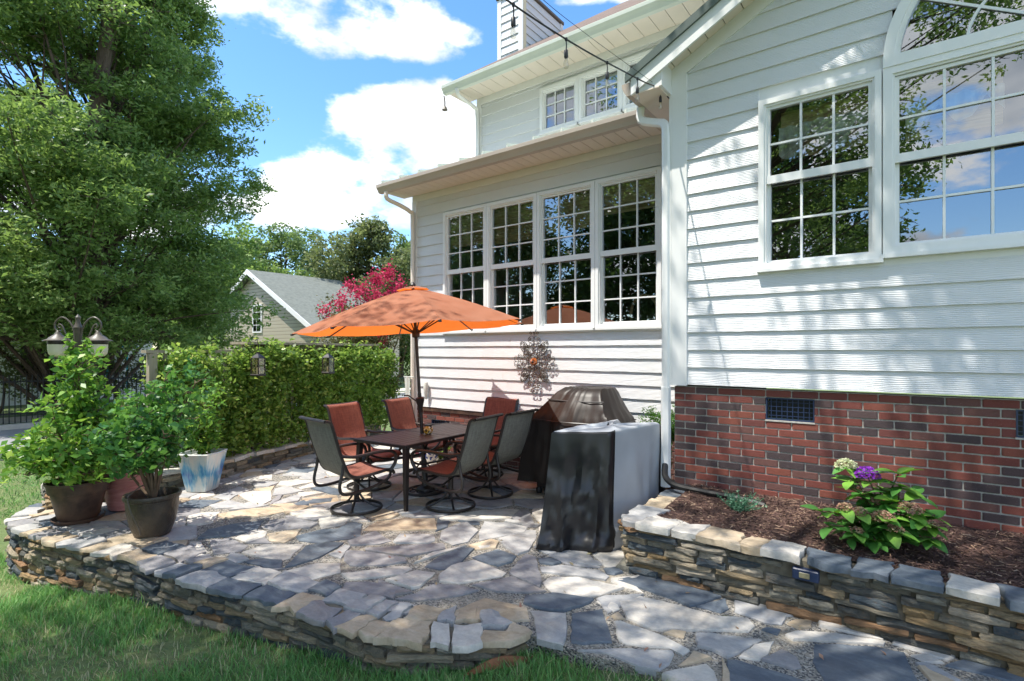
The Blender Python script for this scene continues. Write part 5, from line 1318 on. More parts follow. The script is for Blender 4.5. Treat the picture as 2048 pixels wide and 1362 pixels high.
MB().grid(lambda u, v: (-.12+.13*u+.02*v, -.042+.012*math.sin(u*9+v*2), .335-v*(.34+.08*u)), 8, 8).build('cloth', 'cloth_white', tw, False)

# ------------------------------------------------------------------ vegetation
def branch(b, p0, p1, r0, r1, bend=.15, seg=5, n=7):
    p0, p1 = Vector(p0), Vector(p1); L = (p1-p0).length; pts = []
    off = Vector((R.uniform(-1, 1), R.uniform(-1, 1), R.uniform(-.2, .6)))*L*bend
    for k in range(seg+1):
        t = k/seg; pts.append(p0.lerp(p1, t)+off*math.sin(math.pi*t)+Vector((R.uniform(-1, 1), R.uniform(-1, 1), 0))*L*.012)
    b.tube(pts, [r0+(r1-r0)*k/seg for k in range(seg+1)], n)
def tree(name, label, base, height, trunk_r, clumps, per, L, Wd, mat, group=None, bark='bark', lead=None, sz=.75, up=.12, shell=.35, forks=1, dense=1.0):
    """clumps: list of (x,y,z,r) in world space"""
    t = empty(name, base, 0, label, 'tree', group)
    tr = MB(); bx, by, bz = base; zc = sum(c[2] for c in clumps)/len(clumps)
    top = Vector((bx+R.uniform(-.4, .4), by+R.uniform(-.4, .4), bz+height*.9)); mains = []
    for k in range(forks):
        o = Vector((math.cos(k*2.4), math.sin(k*2.4), 0))*trunk_r*(1.0 if forks > 1 else 0)
        tp = top+o*9*R.uniform(.5, 1.2)
        pts = [Vector((bx, by, bz-.25))+o*.7]; 
        for q in range(1, 8): pts.append(Vector((bx, by, bz-.2))+o*(.7+q*.25)+(tp-Vector((bx, by, bz)))*(q/7)*1.0+Vector((R.uniform(-1, 1), R.uniform(-1, 1), 0))*trunk_r*.5)
        rad_ = [trunk_r*(1.25 if q == 0 else 1-.88*q/7) for q in range(8)]
        tr.tube(pts, rad_, 10); mains.append(pts)
    for (x, y, z, r) in clumps:
        m = R.choice(mains); cand = [p for p in m if p.z < z-.1] or m[:1]; p = cand[-1] if len(cand) < 3 else R.choice(cand[-3:])
        d = math.dist(p, (x, y, z)); r0 = min(trunk_r*.3, .012+.008*d)
        branch(tr, p, (x, y, z), r0, .008, .08, 5, 5)
        for q in range(3):
            e = (x+R.uniform(-1, 1)*r*.8, y+R.uniform(-1, 1)*r*.8, z+R.uniform(-.3, .7)*r*sz); branch(tr, (x, y, z), e, .012, .004, .1, 3, 4)
    tr.build('trunk', bark, t)
    P = []
    for (x, y, z, r) in clumps:
        n = max(20, int(per*r*r*dense)); sub = max(3, int(7*r))
        # each clump is made of sprays, so the outline stays ragged
        cs = blob_points(sub*3, (x, y, z), r, .45, sz); w = np.array([r*.36]*3)
        idx = NR.integers(0, len(cs), n); P.append(cs[idx]+NR.normal(size=(n, 3))*np.array([r*.17, r*.17, r*.10]))
    P = np.concatenate(P)
    link('crown', leaf_mesh('crown', P, L, Wd, mat, up), t)
    return t
def envelope(n, c, prof, seed, rr=(.7, 1.1), core=.25):
    """n clump centres inside a crown: prof = [(z, radius)...]"""
    g = random.Random(seed); out = []; zs = [p[0] for p in prof]; rs = [p[1] for p in prof]
    while len(out) < n:
        z = g.uniform(zs[0], zs[-1]); rz = float(np.interp(z, zs, rs))
        if g.random()*max(rs) > rz: continue
        a = g.uniform(0, 2*math.pi); q = rz*(math.sqrt(g.uniform(core, 1)))
        q *= 1+.18*math.sin(a*3+z*.9+seed)+.10*math.sin(a*7+seed*2-z)
        r = g.uniform(*rr)
        out.append((c[0]+math.cos(a)*max(0, q-r*.45), c[1]+math.sin(a)*max(0, q-r*.45), z, r))
    return out
def build_trees():
    # big oak between the patio and the street
    tb = (-22.7, 5.4, -.5)
    cl = envelope(370, tb, [(2.1, 5.2), (3.6, 5.7), (6.6, 5.8), (9.5, 5.0), (13.5, 4.3), (17, 3.0), (20, 1.2)], 3, (.8, 1.45), .28)
    tree('oak_tree', 'large spreading oak tree with dense green crown across the street', tb, 20., .42, cl, 600, .17, .066, 'oak_leaf', forks=2, sz=.46, up=.12)
    # shade tree whose crown hangs over the lawn and the patio, out of the picture
    sb = (-4.9, -5.3, -.3)
    cl = envelope(92, (-4.4, -2.3, 0), [(6.4, 2.8), (8, 3.6), (9.6, 3.5), (11.4, 2.0)], 11, (.8, 1.3), .0)
    cl += envelope(44, (-.5, 2.6, 0), [(8.0, 1.9), (9.2, 2.4), (10.4, 1.6)], 5, (.7, 1.1), .0)
    cl += [(-4.0, 1.5, 9.1, 1.0), (-3.6, 2.3, 9.4, .8), (-3.2, 1.2, 9.6, 1.0), (-4.5, .9, 9.2, .9)]
    g = random.Random(77)
    for k in range(46): cl.append((g.uniform(-4.6, -.35), g.uniform(-6.2, -4.2), g.uniform(2.6, 9.0), g.uniform(.8, 1.2)))
    for k in range(10): cl.append((g.uniform(-.3, 1.8), g.uniform(-6.0, -4.6), g.uniform(8.2, 10.2), g.uniform(.7, 1.0)))
    for k in range(5): cl.append((g.uniform(-.4, .25), g.uniform(-6.0, -4.6), g.uniform(4.2, 8.0), g.uniform(.4, .6)))
    tree('shade_tree', 'tall shade tree on the lawn whose leaves mirror in the gable windows', sb, 11.5, .30, cl, 360, .13, .055, 'oak_leaf', sz=.65)
    k = 0
    for (x, y, h, r, lab) in ((-9.5, -12, 13, 4.6, 'wide dark tree at the lawn edge mirrored in the sunroom windows, wider than its neighbours'), (-14, -14, 14, 4.8, 'tall dark tree at the back of the lawn between two wider ones'), (-17.5, -10, 13, 4.6, 'tall dark tree by the kerb across the lawn from the sunroom'), (-24, -14, 13, 4.8, 'dark tree over the street mirrored in the far sunroom panes'), (-4.5, -15, 12, 4.6, 'round dark tree at the back of the lawn behind the shade tree')):
        k += 1; tb = (x, y, -.5)
        tree('lawn_tree', lab, tb, h, .25, envelope(60, tb, [(1.2, r*.7), (h*.4, r), (h*.75, r*.8), (h, r*.2)], 40+k, (1., 1.5), .2), 230, .26, .13, 'dark_leaf', sz=.75)
    # far row beyond the neighbour's roof
    far = [(575, 455, 44, 5.8, 'far_leaf', 'tall ragged tree behind the neighbour house with a split top'), (480, 470, 38, 4.6, 'oak_leaf', 'broad yellow-green tree rising behind the neighbour gable'), (735, 465, 40, 5.2, 'olive_leaf', 'big olive-green tree behind the red-flowering shrub'), (650, 540, 50, 4.6, 'olive_leaf', 'lower olive tree past the end of the shingle roof'), (800, 500, 44, 4.2, 'far_leaf', 'tree just showing beside the sunroom gutter'), (530, 560, 47, 5, 'far_leaf', 'rounded tree crown low behind the neighbour roof ridge'), (330, 500, 42, 6., 'far_leaf', 'tree far beyond the big oak, seen through its branches'), (120, 520, 40, 6., 'dark_leaf', 'dark far tree glimpsed under the oak crown'), (-60, 560, 34, 5., 'far_leaf', 'far tree at the end of the street past the iron fence')]
    for i, (u, v, d, r, m, lab) in enumerate(far):
        q = pray(u, 700); x, y = q.x*d, q.y*d; h = CAMH+(700-v)/FPX*d+.5; tb = (x, y, -.5)
        tree('background_tree', lab, tb, h, .28, envelope(46, tb, [(1.5, r*.75), (h*.45, r), (h*.72, r*.85), (h*.98, r*.25)], 60+i, (1.1, 1.7), .1), 230, .32, .16, m, 'trees beyond the street', sz=.8)
build_trees()

def bush(parent, name, pts, L, Wd, mat, up=.3, droop=0.):
    o = link(name, leaf_mesh(name, pts, L, Wd, mat, up, droop=droop), parent); o['kind'] = 'stuff'; return o
def potted(name, label, potobj, stems, nl, L, Wd, mat, spread, seed, zoff, twig='twig', shoots=0, lo=.35):
    """stems: list of polylines in pot-local coordinates; leaves cluster round the outer ends"""
    g = random.Random(seed); loc = Vector(potobj.location); t = empty(name, loc+Vector((0, 0, zoff)), 0, label, 'plant')
    P = []
    for st in stems:
        st = [Vector(p) for p in st]; pts = smoothpath(st, 4); MB().tube([p+loc for p in pts], [max(.004, .016*(1-.75*k/len(pts))) for k in range(len(pts))], 6).build('stem', twig, t)
        tips = []
        for k in range(int(len(pts)*lo), len(pts)):
            for q in range(5):
                e = pts[k]+Vector((g.uniform(-1, 1), g.uniform(-1, 1), g.uniform(-.35, .8)))*spread*(.5+.7*k/len(pts)); tips.append(e)
                if q < 2: MB().tube([pts[k]+loc, (pts[k]+e)/2+loc+Vector((0, 0, .02)), e+loc], [.005, .004, .002], 4).build('twig', twig, t)
        A = np.array([tuple(p+loc) for p in tips]); n = int(nl/len(stems)); idx = NR.integers(0, len(A), n)
        P.append(A[idx]+NR.normal(size=(n, 3))*np.array([spread*.28, spread*.28, spread*.24]))
    for k in range(shoots):
        st = [Vector(p) for p in stems[k % len(stems)]]; b0 = st[-1]+loc; e = b0+Vector((g.uniform(-.12, .12), g.uniform(-.12, .12), g.uniform(.2, .38)))
        MB().tube([b0, e], [.005, .002], 4).build('twig', twig, t); n = 26; tt = NR.random((n, 1)); P.append(np.array(b0)*(1-tt)+np.array(e)*tt+NR.normal(size=(n, 3))*.022)
    return t, bush(t, 'foliage', np.concatenate(P), L, Wd, mat, .2)
def build_potted():
    g = random.Random(9)
    # leafy shrub in the brown pot: stout stem, wide crown that hangs over the rim
    st = []
    for k in range(15):
        a = k*2.399; r = g.uniform(.22, .62); h = g.uniform(.62, 1.16)*(1.15-.35*r/.62)
        if k < 5: r, h = g.uniform(.0, .13), g.uniform(1.05, 1.58)
        st.append([(0, 0, .30), (.03*math.cos(a), .03*math.sin(a), .46), (.35*r*math.cos(a), .35*r*math.sin(a), .30+.42*(h-.2)), (r*.8*math.cos(a), r*.8*math.sin(a), h*.9), (r*math.cos(a), r*math.sin(a), h)])
    for k in range(8):
        a = k*.785+.3; r = g.uniform(.42, .60); st.append([(0, 0, .36), (.12*math.cos(a), .12*math.sin(a), .60), (r*.7*math.cos(a), r*.7*math.sin(a), .72), (r*math.cos(a), r*math.sin(a), g.uniform(.50, .66))])
    potted('potted_shrub', 'tall bright green leafy shrub growing in the wide brown pot', p1, st, 5600, .085, .044, 'shrub_leaf', .16, 21, .33, shoots=9)
    st = []
    for k in range(11):
        a = k*2.399+.5; r = g.uniform(.12, .46); h = g.uniform(.88, 1.42)
        st.append([(.02, 0, .30), (.02+.05*math.cos(a), .05*math.sin(a), .50), (.45*r*math.cos(a), .45*r*math.sin(a), .42+.45*(h-.3)), (r*math.cos(a), r*math.sin(a), h)])
    st += [[(.0, 0, .31), (-.12, -.05, .42), (-.28, -.10, .56), (-.42, -.12, .72)], [(0, 0, .31), (.10, -.12, .58), (.26, -.2, .78), (.36, -.22, .80)]]
    potted('potted_tree', 'small many-stemmed dark green tree growing in the bronze pot', p2, st, 2900, .075, .042, 'bush_leaf', .14, 22, .31, shoots=4, lo=.6)
    st = [[(0, 0, .40), (g.uniform(-.05, .05), g.uniform(-.05, .05), .6), (g.uniform(-.2, .2), g.uniform(-.2, .2), g.uniform(.75, 1.15))] for k in range(9)]
    potted('potted_bush', 'light green leafy bush growing in the blue drip-glazed planter', p4, st, 1500, .075, .034, 'shrub_leaf', .13, 23, .42)
    st = [[(0, 0, .46), (g.uniform(-.1, .1), g.uniform(-.1, .1), .62), (g.uniform(-.3, .3), g.uniform(-.3, .3), g.uniform(.62, .8))] for k in range(6)]
    potted('urn_plant', 'low reddish leafed plant in the pink urn', p3, st, 330, .06, .03, 'myrtle_leaf', .09, 24, .5)
    st = [[(0, 0, .2), (g.uniform(-.1, .1), g.uniform(-.1, .1), .34)] for k in range(5)]
    potted('china_pot_plant', 'small fuchsia-tipped plant in the patterned pot past the table', p5, st, 160, .05, .03, 'shrub_leaf', .06, 25, .21)
build_potted()

def build_hedge():
    a = [Vector((*p, 0)) for p in HP]; at, L = path_frames([(x, y) for x, y in HP]+[(-9.0, 7.45)])
    t = empty('hedge', (-8.1, 4.6, .2), 0, 'clipped leafy green hedge growing through the trellis behind the patio', 'hedge')
    P = []; n = 52000; cs = []
    for k in range(1600):
        s_ = R.uniform(.02, 1)*L; p, d = at(s_); q = s_/L; nr = Vector((d.y, -d.x, 0))
        z = R.uniform(.30, 1.70+.12*mnoise.noise((s_*2, 0, 0))-(.10 if q < .25 else 0)); th = .27 if q > .25 else .22
        if (z < .7 and R.random() < .45) or mnoise.noise((s_*1.7, z*2.2, 5)) < -.42: continue
        if q > .93: z = min(z, 1.62)
        o = R.choice((-1, 1, 1))*R.uniform(.35, 1)*th; c = p+nr*o; cs.append((c.x, c.y, z))
    A = np.array(cs); idx = NR.integers(0, len(A), n); P = A[idx]+NR.normal(size=(n, 3))*.065
    top = []
    for k in range(46):
        p, d = at(R.uniform(.1, .95)*L); h = R.uniform(.1, .28); m = 14; tt = NR.random((m, 1)); top.append(np.array((p.x+R.uniform(-.1, .2), p.y+R.uniform(-.1, .1), 1.66))+tt*np.array((R.uniform(-.06, .06), R.uniform(-.06, .06), h))+NR.normal(size=(m, 3))*.02)
    bush(t, 'foliage', np.concatenate([P]+top), .078, .040, 'vine_leaf', .15)
    for k in range(26):
        p, d = at((k+.5)/26*L); b = MB(); branch(b, (p.x+R.uniform(-.05, .05), p.y, .15), (p.x+R.uniform(-.1, .1), p.y+R.uniform(-.1, .1), R.uniform(1., 1.5)), R.uniform(.012, .02), .005, .05, 4, 5); b.build('stem', 'bark', t)
    # mulch strip between the low wall and the hedge
    at2, L2 = path_frames(BACK); vs = []; N = 24
    for i in range(N+1):
        p, d = at2(L2*i/N); nr = Vector((d.y, -d.x, 0)); a_ = p-nr*.40; b_ = p-nr*1.0
        for q in range(5): c = a_.lerp(b_, q/4); vs.append((c.x, c.y, .19+.035*math.sin(math.pi*q/4)+R.uniform(-.008, .008)-(.5 if q == 4 else 0)))
    tag(MB().add(vs, [(i*5+k, i*5+5+k, i*5+6+k, i*5+1+k) for i in range(N) for k in range(4)]).build('planting_strip', 'mulch', smooth=True), kind='structure')
build_hedge()

def build_myrtle():
    bx, by = -9.75, 7.75
    t = empty('crape_myrtle', (bx, by, -.1), 0, 'crape myrtle with magenta blossom on many slim stems at the house corner', 'tree'); tr = MB()
    cl = []
    for k in range(9):
        a = k*.7; r = R.uniform(.3, .9); e = Vector((bx+math.cos(a)*r, by+math.sin(a)*r, R.uniform(1.9, 2.5))); b = MB()
        branch(b, (bx+.12*math.cos(a), by+.12*math.sin(a), -.3), e, .03, .012, .06, 6, 6); b.build('trunk', 'smooth_bark', t)
        for q in range(3): cl.append((e.x+R.uniform(-.5, .5), e.y+R.uniform(-.5, .5), e.z+R.uniform(-.5, .6), R.uniform(.3, .5)))
    for k in range(10): cl.append((bx+R.uniform(-.9, 1.0), by+R.uniform(-.9, .9), R.uniform(1.1, 2.0), .42))
    P = np.concatenate([blob_points(330, c[:3], c[3], .2)+NR.normal(size=(330, 3))*.06 for c in cl]); o = link('crown', leaf_mesh('crown', P, .075, .035, 'myrtle_leaf'), t)
    for u, v in [(698, 573), (715, 590), (712, 625), (706, 640), (745, 556), (752, 590), (762, 605), (772, 553), (780, 545), (788, 580), (800, 572), (683, 600), (680, 612), (650, 622), (727, 578), (735, 600), (765, 682), (760, 560), (775, 598), (800, 590), (690, 630), (730, 640)]:
        r = pray(u, v); d = 11.6+R.uniform(-.5, .5); c = (r.x*d, r.y*d, CAMH+r.z*d)
        f = link('blossom', leaf_mesh('blossom', np.array(c)+NR.normal(size=(130, 3))*np.array([.07, .07, .10]), .05, .045, 'pink_petal'), t)
        b = MB(); branch(b, (bx+R.uniform(-.3, .3), by+R.uniform(-.3, .3), 2.), c, .01, .004, .05, 3, 4); b.build('twig', 'smooth_bark', t)
    # clipped dark evergreen hard against the house corner
    e = empty('evergreen_shrub', (-8.6, 8.2, -.1), 0, 'narrow dark evergreen shrub beside the sunroom corner', 'shrub')
    P = np.concatenate([blob_points(420, (-8.75+R.uniform(-.22, .3), 8.35+R.uniform(-.3, .3), z), .34, .3) for z in np.linspace(.2, 2.4, 14)]); bush(e, 'foliage', P, .07, .035, 'dark_leaf')
    b = MB(); branch(b, (-8.6, 8.2, -.3), (-8.6, 8.2, 2.2), .04, .015, .03); b.build('stem', 'bark', e)
build_myrtle()

# ------------------------------------------------------------------ planter bed: mulch, hydrangea, herb, fern
def bedz(x, y): return .375+.075*(y-4.05)/1.0+.02*mnoise.noise((x*2.2, y*2.2, 1))+.012*mnoise.noise((x*7, y*7, 4))
def build_bed():
    m = MB().grid(lambda u, v: (-1.68+4.9*u, 4.02+1.05*v, bedz(-1.68+4.9*u, 4.02+1.05*v)), 90, 22); tag(m.build('mulch_bed', 'mulch', smooth=True), kind='structure')
    n = 15000; C = np.stack([NR.uniform(-1.66, 2.0, n), NR.uniform(4.04, 5.05, n), np.zeros(n)], 1)
    for i in range(n): C[i, 2] = bedz(C[i, 0], C[i, 1])+NR.uniform(.0, .014)
    d = NR.normal(size=(n, 3)); d[:, 2] *= .22; d /= np.linalg.norm(d, axis=1)[:, None]; w = np.cross(d, np.array([0, 0, 1.])+NR.normal(size=(n, 3))*.4); w /= np.linalg.norm(w, axis=1)[:, None]
    nr = np.cross(w, d); L = NR.uniform(.015, .055, (n, 1)); Wd = NR.uniform(.002, .0055, (n, 1)); T = Wd*.6
    v = np.empty((n, 6, 3)); v[:, 0] = C-d*L/2-w*Wd; v[:, 1] = C-d*L/2+w*Wd; v[:, 2] = C+d*L/2+w*Wd*.5; v[:, 3] = C+d*L/2-w*Wd*.5; v[:, 4] = C-d*L/2+nr*T; v[:, 5] = C+d*L/2+nr*T*.8
    F = np.array([[0, 4, 5, 3], [4, 1, 2, 5]]); idx = (np.arange(n)[:, None, None]*6+F[None]).reshape(-1).astype(np.int32)
    me = bpy.data.meshes.new('mulch'); me.vertices.add(n*6); me.vertices.foreach_set('co', v.reshape(-1)); me.loops.add(len(idx)); me.loops.foreach_set('vertex_index', idx); me.polygons.add(n*2); me.polygons.foreach_set('loop_start', np.arange(0, len(idx), 4, dtype=np.int32))
    at = me.attributes.new('rnd', 'FLOAT', 'POINT'); at.data.foreach_set('value', np.repeat(NR.random(n), 6).astype(np.float32)); me.materials.append(MATS['mulch_chip']); me.update(); me.validate()
    tag(link('mulch', me), 'shredded dark brown bark mulch covering the raised planter bed', 'mulch', kind='stuff')
    # hydrangea
    hx, hy = -.20, 4.47; hz = bedz(hx, hy)
    h = empty('hydrangea', (hx, hy, hz), 0, 'hydrangea bush with one violet bloom and faded heads against the bricks', 'shrub')
    def leafm(L, Wd, mat):
        vs = []; fs = []; n = 6
        for k in range(n+1):
            q = k/n; w_ = Wd*.5*(math.sin(math.pi*min(1, q*.93+.04))**.8)*(1.15-.45*q); z = -.25*L*q*q
            vs += [(q*L, -w_, z+.18*w_), (q*L, 0, z), (q*L, w_, z+.18*w_)]
        for k in range(n):
            a = k*3; fs += [(a, a+3, a+4, a+1), (a+1, a+4, a+5, a+2)]
        return MB().add(vs, fs).mesh('leaf', mat, True)
    LM = [leafm(.13, .08, 'hydrangea_leaf'), leafm(.115, .072, 'hydrangea_leaf'), leafm(.14, .08, 'young_leaf')]
    stems = []
    def stem_to(u, v, d, r=.005):
        q = pray(u, v); e = Vector((q.x*d, q.y*d, CAMH+q.z*d)); b0 = Vector((hx+R.uniform(-.08, .08), hy+R.uniform(-.06, .06), hz-.02)); m = b0.lerp(e, .5)+Vector((0, 0, .04))
        MB().tube(smoothpath([b0, m, e], 4), r, 5).build('stem', 'shrub_leaf' if False else 'twig', h); stems.append((b0, m, e)); return e
    heads = [(1733, 948, 3.70, 'violet_petal', .068), (1692, 930, 3.78, 'pale_petal', .060), (1723, 990, 3.70, 'faded_petal', .036), (1690, 1015, 3.60, 'faded_petal', .042), (1720, 1025, 3.55, 'faded_petal', .048), (1765, 1035, 3.48, 'faded_petal', .060), (1748, 1005, 3.66, 'faded_petal', .040), (1820, 1018, 3.45, 'faded_petal', .055), (1790, 1058, 3.42, 'faded_petal', .038), (1714, 1062, 3.5, 'faded_petal', .034), (1862, 1050, 3.42, 'faded_petal', .036)]
    for u, v, d, m, r in heads:
        r *= 1.25; e = stem_to(u, v, d); n = int(130*(r/.05)**2)
        dd = NR.normal(size=(n, 3)); dd /= np.linalg.norm(dd, axis=1)[:, None]; dd[:, 2] = np.abs(dd[:, 2])*.85-.25
        o = link('flower_head', leaf_mesh('flower_head', np.array(e)+dd*r*NR.uniform(.8, 1., (n, 1)), .017, .016, m, .5), h)
        if m == 'violet_petal': o['label'] = 'violet bloom'
        elif m == 'pale_petal': o['label'] = 'pale green bloom'
    for u, v, d in ((1798, 945, 3.62), (1640, 1018, 3.66), (1870, 1030, 3.50), (1700, 960, 3.72), (1760, 975, 3.7), (1835, 985, 3.55), (1660, 1050, 3.6), (1750, 1080, 3.5), (1830, 1080, 3.42), (1860, 1075, 3.4), (1790, 1000, 3.55), (1700, 1075, 3.55), (1800, 970, 3.6), (1725, 985, 3.65), (1780, 1030, 3.5), (1840, 1040, 3.45)): stem_to(u, v, d)
    cnt = 0
    for b0, m, e in stems:
        for k in range(11):
            q = R.uniform(.35, 1.0) if k < 8 else 1.0
            p = (b0.lerp(m, q*2) if q < .5 else m.lerp(e, q*2-1))-Vector((0, 0, .012))
            o = link('leaf', LM[2] if (q > .8 and R.random() < .5) else R.choice(LM[:2]), h); a = R.uniform(0, 2*math.pi)
            o.location = p; o.rotation_euler = (R.uniform(-.4, .4), R.uniform(-.55, .35), a); s_ = R.uniform(.75, 1.2); o.scale = (s_, s_, s_); cnt += 1
    print('hydrangea leaves', cnt)
    # blue-green herb
    x, y = onz(1478, 1020, .42); e = empty('herb_plant', (x, y, bedz(x, y)), 0, 'low blue-green feathery herb in the mulch near the downspout', 'plant'); P = []
    for k in range(46):
        a = R.uniform(0, 6.28); r = R.uniform(.03, .20); tip = np.array((x+r*math.cos(a)*1.1, y+r*math.sin(a)*.7, bedz(x, y)+R.uniform(.06, .15))); b0 = np.array((x+.3*r*math.cos(a), y+.3*r*math.sin(a), bedz(x, y)))
        tt = NR.random((26, 1)); P.append(b0*(1-tt)+tip*tt+NR.normal(size=(26, 3))*.008); MB().tube([tuple(b0), tuple(tip)], .0018, 4).build('stem', 'herb_leaf', e)
    bush(e, 'foliage', np.concatenate(P), .018, .008, 'herb_leaf', .5)
    # fern behind the smoker
    fx, fy = -2.17, 5.60; e = empty('fern', (fx, fy, .3), 0, 'bright green fern rising between the smoker and the gable corner', 'fern'); P = []
    MB().lathe([(.11, -.286), (.14, -.1), (.15, 0), (.13, 0), (0, -.03)], (fx, fy, .3), 20).build('pot', 'pot_brown', e)
    for k in range(34):
        a = R.uniform(0, 6.28); r = R.uniform(.08, .30); hh = R.uniform(.5, .86); pts = smoothpath([(fx, fy, .29), (fx+.3*r*math.cos(a), fy+.3*r*math.sin(a)*.7, .3+.6*hh), (fx+r*math.cos(a), fy+r*math.sin(a)*.7, .3+hh)], 8)
        MB().tube(pts, .002, 4).build('frond', 'fern_leaf', e)
        for p in pts[4:]: P.append(np.array(p)+NR.normal(size=(9, 3))*np.array([.022, .022, .012]))
    bush(e, 'foliage', np.concatenate(P), .04, .012, 'fern_leaf', .2)
    # small flowering weeds at the foot of the sunroom wall
    for i, (u, v, lab) in enumerate(((880, 862, 'wispy plant at the brick foot of the sunroom, below the vent'), (840, 858, 'pink-tipped plant at the foot of the sunroom corner'))):
        q = pray(u, v); d = 5.9/q.y; x, y = q.x*d, 5.9; e = empty('border_plant', (x, y, .012), 0, lab, 'plant'); P = []
        for k in range(22):
            tip = np.array((x+R.uniform(-.28, .28), y+R.uniform(-.1, .1), R.uniform(.25, .5))); tt = NR.random((10, 1)); P.append(np.array((x, y, .02))*(1-tt)+tip*tt); MB().tube([(x+R.uniform(-.05, .05), y, .012), tuple(tip)], .003, 4).build('stem', 'twig', e)
        bush(e, 'foliage', np.concatenate(P), .07, .015, 'shrub_leaf' if i == 0 else 'pink_petal')
build_bed()

# ------------------------------------------------------------------ grass
def build_grass():
    n = 105000; fx = [p[0] for p in FRONT[1:]]; fy = [p[1] for p in FRONT[1:]]
    x = NR.uniform(-8.6, .6, n*2); y = NR.uniform(-.9, 2.85, n*2)
    lim = np.interp(x, fx+[-1.5, -.9, -.4, .6], fy+[2.70, 2.82, 2.80, 2.58]); dn = np.array([mnoise.noise((a*1.6, b*1.6, 9)) for a, b in zip(x, y)])
    keep = (y < lim+.01) & (NR.random(n*2) < .72+.95*dn); x, y, dn = x[keep][:n], y[keep][:n], dn[keep][:n]; n = len(x)
    z = np.array([groundz(a) for a in x])+np.array([mnoise.noise((a*1.3, b*1.3, 0))*.016-.01 for a, b in zip(x, y)])
    C = np.stack([x, y, z], 1); a = NR.uniform(0, 2*math.pi, n); h = NR.uniform(.03, .075, n)*(1+.5*dn); tall = NR.random(n) < .012; h[tall] *= 1.9
    ln = NR.uniform(.2, 1.1, n)*h; wd = NR.uniform(.0018, .0038, n); ca, sa = np.cos(a), np.sin(a)
    v = np.zeros((n, 5, 3)); off = np.stack([-sa*wd, ca*wd, np.zeros(n)], 1); ld = np.stack([ca*ln, sa*ln, np.zeros(n)], 1)
    v[:, 0] = C-off; v[:, 1] = C+off; mid = C+ld*.35+np.stack([0*h, 0*h, h*.62], 1); v[:, 2] = mid+off*.8; v[:, 3] = mid-off*.8; v[:, 4] = C+ld+np.stack([0*h, 0*h, h], 1)
    me = bpy.data.meshes.new('grass'); me.vertices.add(n*5); me.vertices.foreach_set('co', v.reshape(-1))
    base = np.arange(n)[:, None]*5; idx = np.concatenate([base+np.array([[0, 1, 2, 3]]), base+np.array([[3, 2, 4]])], 1).reshape(-1).astype(np.int32)
    ls = np.stack([np.arange(n)*7, np.arange(n)*7+4], 1).reshape(-1).astype(np.int32)
    me.loops.add(len(idx)); me.loops.foreach_set('vertex_index', idx); me.polygons.add(n*2); me.polygons.foreach_set('loop_start', ls)
    r = np.clip(NR.random(n)*.80+.75*np.clip(-dn, 0, 1)+(NR.random(n) < .06)*.3, 0, 1); at = me.attributes.new('rnd', 'FLOAT', 'POINT'); at.data.foreach_set('value', np.repeat(r, 5).astype(np.float32))
    me.materials.append(MATS['grass_blade']); me.update(); me.validate()
    m2 = 26000; X = NR.uniform(-14.9, -8.4, m2); Y = NR.uniform(-3, 9.5, m2); ok = ~((X > -9.3) & (Y > 1.3)); X, Y = X[ok], Y[ok]
    far = leaf_mesh('verge_grass', np.stack([X, Y, np.full(len(X), -.47)], 1), .09, .012, 'grass_blade', .1, droop=-1.6)
    tag(link('verge_grass', far), 'sparse green grass on the verge between patio and street', 'grass', kind='stuff')
    tag(link('grass', me), 'short green lawn grass growing up to the retaining wall', 'grass', kind='stuff')
build_grass()

